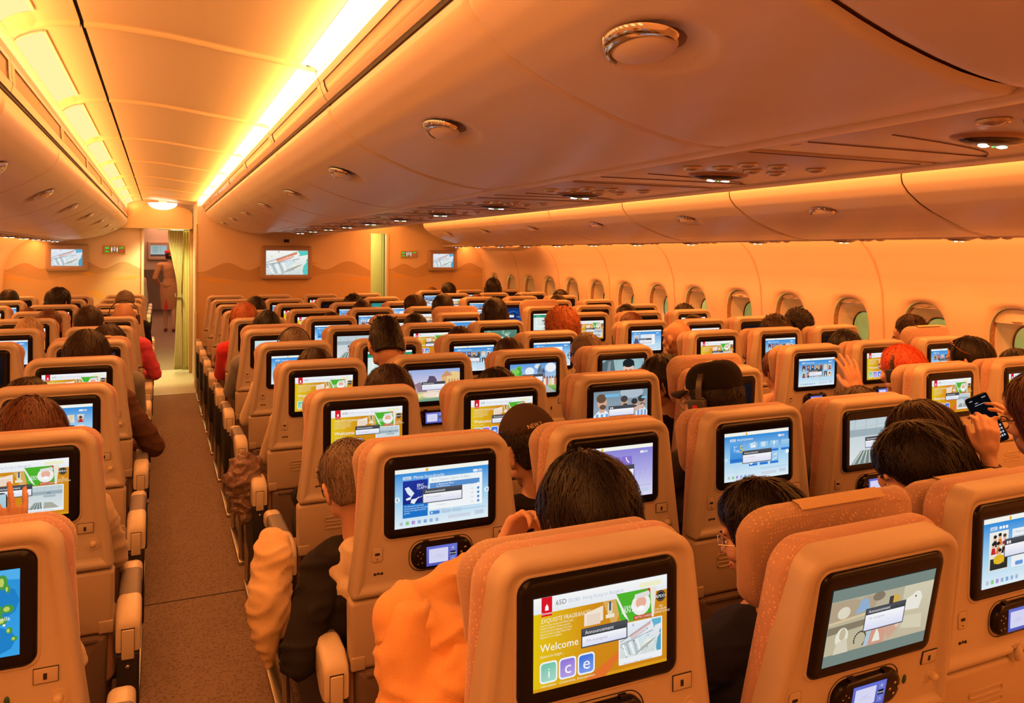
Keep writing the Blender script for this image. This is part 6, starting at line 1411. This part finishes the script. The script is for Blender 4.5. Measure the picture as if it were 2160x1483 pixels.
s_ = Scr(.069, .148); s_.rect(0, 0, 1, 1, '0c0c10'); s_.rect(.1, .93, .25, .95, 'a0a0a8'); s_.rect(.7, .93, .9, .95, 'a0a0a8'); s_.text('new', .3, .86, .03, 'f0f0f0'); s_.rect(.25, .82, .75, .83, 'c0c0c8')
for j in range(4):
    for i in range(8): s_.rect(.08+.11*i, .08+.07*j, .15+.11*i, .12+.07*j, 'c8c8d0')
link('phone_screen', s_.mesh('phone_screen'), ph, (0, -.0006, 0))
# left block
t, T = special('C', 64, -.345, 1.195, 'passenger with reddish-brown hair in front of the near left welcome screen', SK1, 'beige', 'medium', HRB, pitch=-10, hk=(2400, 1.12), vox=.009)
t, T = special('C', 62, -.32, 1.242, 'passenger with tousled brown hair in front of a dark screen by the aisle', SK1, 'brown', 'medium', HBR, pitch=-12, hk=(1500, 1.15), vox=.0085,
  arms=[dict(E=(-.22, .34, .70), W=(-.14, .55, .64), hand=H((.35, 1, 0), (0, 0, -1), .5, -1)), dict(E=(.33, .30, .66), W=(.24, .55, .63), hand=H((-.5, 1, 0), (0, 0, -1), .6, 1))])
t, T = special('C', 59, -.25, 1.248, 'bald head wearing wide black headphones in the left aisle column', SK2, 'pink', None, None, pitch=-12, vox=.011, arms=[dict(E=(-.22, .34, .70), W=(-.14, .55, .64), hand=H((.35, 1, 0), (0, 0, -1), .5, -1)), dict(E=(.32, .30, .68), W=(.22, .52, .64), hand=H((-.5, 1, 0), (0, 0, -1), .6, 1))])
headphones(t, T @ Matrix.Scale(1.08, 4))
t, T = special('C', 65, -.50, 1.20, 'passenger at the left edge whose raised fingers hold a phone', SK1, 'beige', 'medium', HBR, vox=.006, hk=(300, 1.0),
  arms=[dict(E=(-.24, .28, .72), W=(-.20, .44, .90), hand=H((.1, .3, 1), (.4, .8, 0), .7, 1)), dict(E=(.16, .30, .78), W=(.058, .39, .955), hand=H((-.08, .05, 1), (-.3, .9, .1), .35, -1))])
ph = thing('smartphone', 'smartphone with a green and blue picture at the left edge above the island map seat', 'phone', (-.338, 2.02, 1.035)); ph.rotation_euler = (R(-15), 0, R(10))
m = M(); plate(m, lambda o: rrect(.037, .037, -.077, .077, .010, .010, 6, o), [(.001, .008), (0, .006), (0, .001), (.001, 0)], cap0=True); obj('case', m, BLACK, ph)
s_ = Scr(.069, .148); s_.rect(0, 0, 1, 1, 'b8d8e8', '4c8c4c'); s_.ell(.5, .4, .3, '6cb84c'); s_.rect(0, .1, 1, .22, 'd85048'); link('phone_screen', s_.mesh('phone_screen'), ph, (0, -.0006, 0))
# ---- cabin attendant walking away beyond the curtain
t = thing('person', 'cabin attendant in red hat and tan skirt suit walking away beyond the curtain', 'person', (.195, 17.6, 0)); t.scale = (1.12, 1.05, 1)
m, top, sk = M(), M(), M(); T = headT(0, .0, 1.655, 4, -4, 0, .95); head_shapes(m, T, True, True, .95)
m.cap((0, -.01, 1.40), .05, T @ Vector((0, -.02, -.05)), .045); m.cap((0, 0, 1.0), .10, (0, 0, 1.30), .11, sq=.7); m.cap((-.15, 0, 1.37), .04, (.15, 0, 1.37), .04)
for s_, fx in ((-1, .06), (1, -.10)):
    m.cap((s_*.08, 0, .85), .07, (s_*.07, .0+fx*.4, .50), .055); m.cap((s_*.07, fx*.4, .50), .052, (s_*.065, fx, .14), .030); m.cap((s_*.065, fx, .14), .03, (s_*.065, fx, .07), .028)
    E_ = Vector((s_*.25, -.02, 1.10)); W_ = Vector((s_*.19, .16, .98)); m.cap((s_*.18, 0, 1.36), .04, E_, .034); m.cap(E_, .033, W_, .023); hand_shapes(m, W_, (-s_*.3, .9, .1), (0, 0, -1), .6, s_)
    top.cap((s_*.17, 0, 1.36), .058, E_, .048); top.cap(E_, .047, W_, .036)
top.cap((0, 0, .96), .155, (0, 0, 1.08), .125, sq=.7); top.cap((0, 0, 1.08), .125, (0, 0, 1.30), .145, sq=.68); top.cap((-.15, 0, 1.365), .056, (.15, 0, 1.365), .056); top.cap((0, -.01, 1.39), .065, (0, -.01, 1.42), .055)
sk.loft([[(rx*math.cos(a), ry*math.sin(a), z) for a in [2*math.pi*q/28 for q in range(28)]] for rx, ry, z in ((.15, .11, 1.0), (.168, .125, .88), (.165, .12, .70), (.150, .11, .48), (.145, .105, .46))])
TANS = cloth('tan_uniform_cloth', (.52, .27, .13))
for n, me, mt in (('body', organic(m, .010, 2), SK1), ('jacket', organic(top, .010, 3, .003), TANS)): me.materials.append(mt); link(n, me, t)
obj('skirt', sk, TANS, t)
q = M(); q.loft([[(-.06-w_, -.115, z), (-.06+w_, -.115, z)] for z, w_ in ((.68, .002), (.60, .018), (.50, .034), (.458, .036))], 0, False, False, closed=False); obj('red_pleat', q, CLK['red'], t)
me = mesh('hair', hair_mesh('short', 3, 500, .28, .9), [HBR], True, 180); h = link('hair', me, t); h.matrix_basis = T
m = M(); m.loft([[(rr*math.cos(a), rr*1.05*math.sin(a), z) for a in [2*math.pi*q/28 for q in range(28)]] for rr, z in ((.088, .045), (.092, .06), (.098, .10), (.095, .125), (.08, .135), (.02, .137))]); m.ell((0, -.10, .02), (.035, .02, .022)); h = obj('hat', m, CLK['red'], t); h.matrix_basis = T
m = M()
for s_, fx in ((-1, .06), (1, -.10)): m.cap((s_*.065, fx-.02, .045), .034, (s_*.068, fx+.13, .028), .026, sq=.8); m.cap((s_*.065, fx-.025, .05), .012, (s_*.065, fx-.025, .008), .009)
me = organic(m, .008, 2); me.materials.append(mat('burgundy_leather', (.22, .02, .03), .35)); link('shoes', me, t)

# ------------------------------------------------------------------ loose things
b = M(); b.cap((.335, 2.66, .70), .045, (.335, 2.56, .68), .065); b.cap((.335, 2.58, .70), .062, (.305, 2.50, .56), .062); b.cap((.305, 2.50, .58), .062, (.300, 2.47, .47), .040); b.cap((.34, 2.62, .66), .05, (.33, 2.53, .50), .055); b.cap((.30, 2.47, .47), .04, (.305, 2.46, .40), .016)
me = organic(b, .009, 4, .008, 10, 4); me.materials.append(cloth('cream_fleece', (.80, .58, .32))); tag(link('blanket', me), 'fluffy cream blanket hanging over the armrest into the left aisle', 'blanket')
def bag(c, label, s=1):
    m = M(); m.cap((0, 0, .0), .05*s, (.0, .05, .12*s), .075*s, sq=.7); m.cap((0, .02, .12*s), .07*s, (.01, .03, .2*s), .02*s); me = organic(m, .009, 1, .022, 16, 8)
    b = bpy.data.materials.new('clear_bag_plastic'); b.use_nodes = True; p = b.node_tree.nodes['Principled BSDF']; p.inputs['Base Color'].default_value = (.32, .20, .16, 1); p.inputs['Roughness'].default_value = .12; p.inputs['Alpha'].default_value = .72; p.inputs['Coat Weight'].default_value = .6
    me.materials.append(b); o = link('plastic_bag', me, None, c); tag(o, label, 'bag'); return o
bag((.355, 3.68, .50), 'crinkled plastic bag hanging from an aisle armrest on the left of the middle block', 1.15)
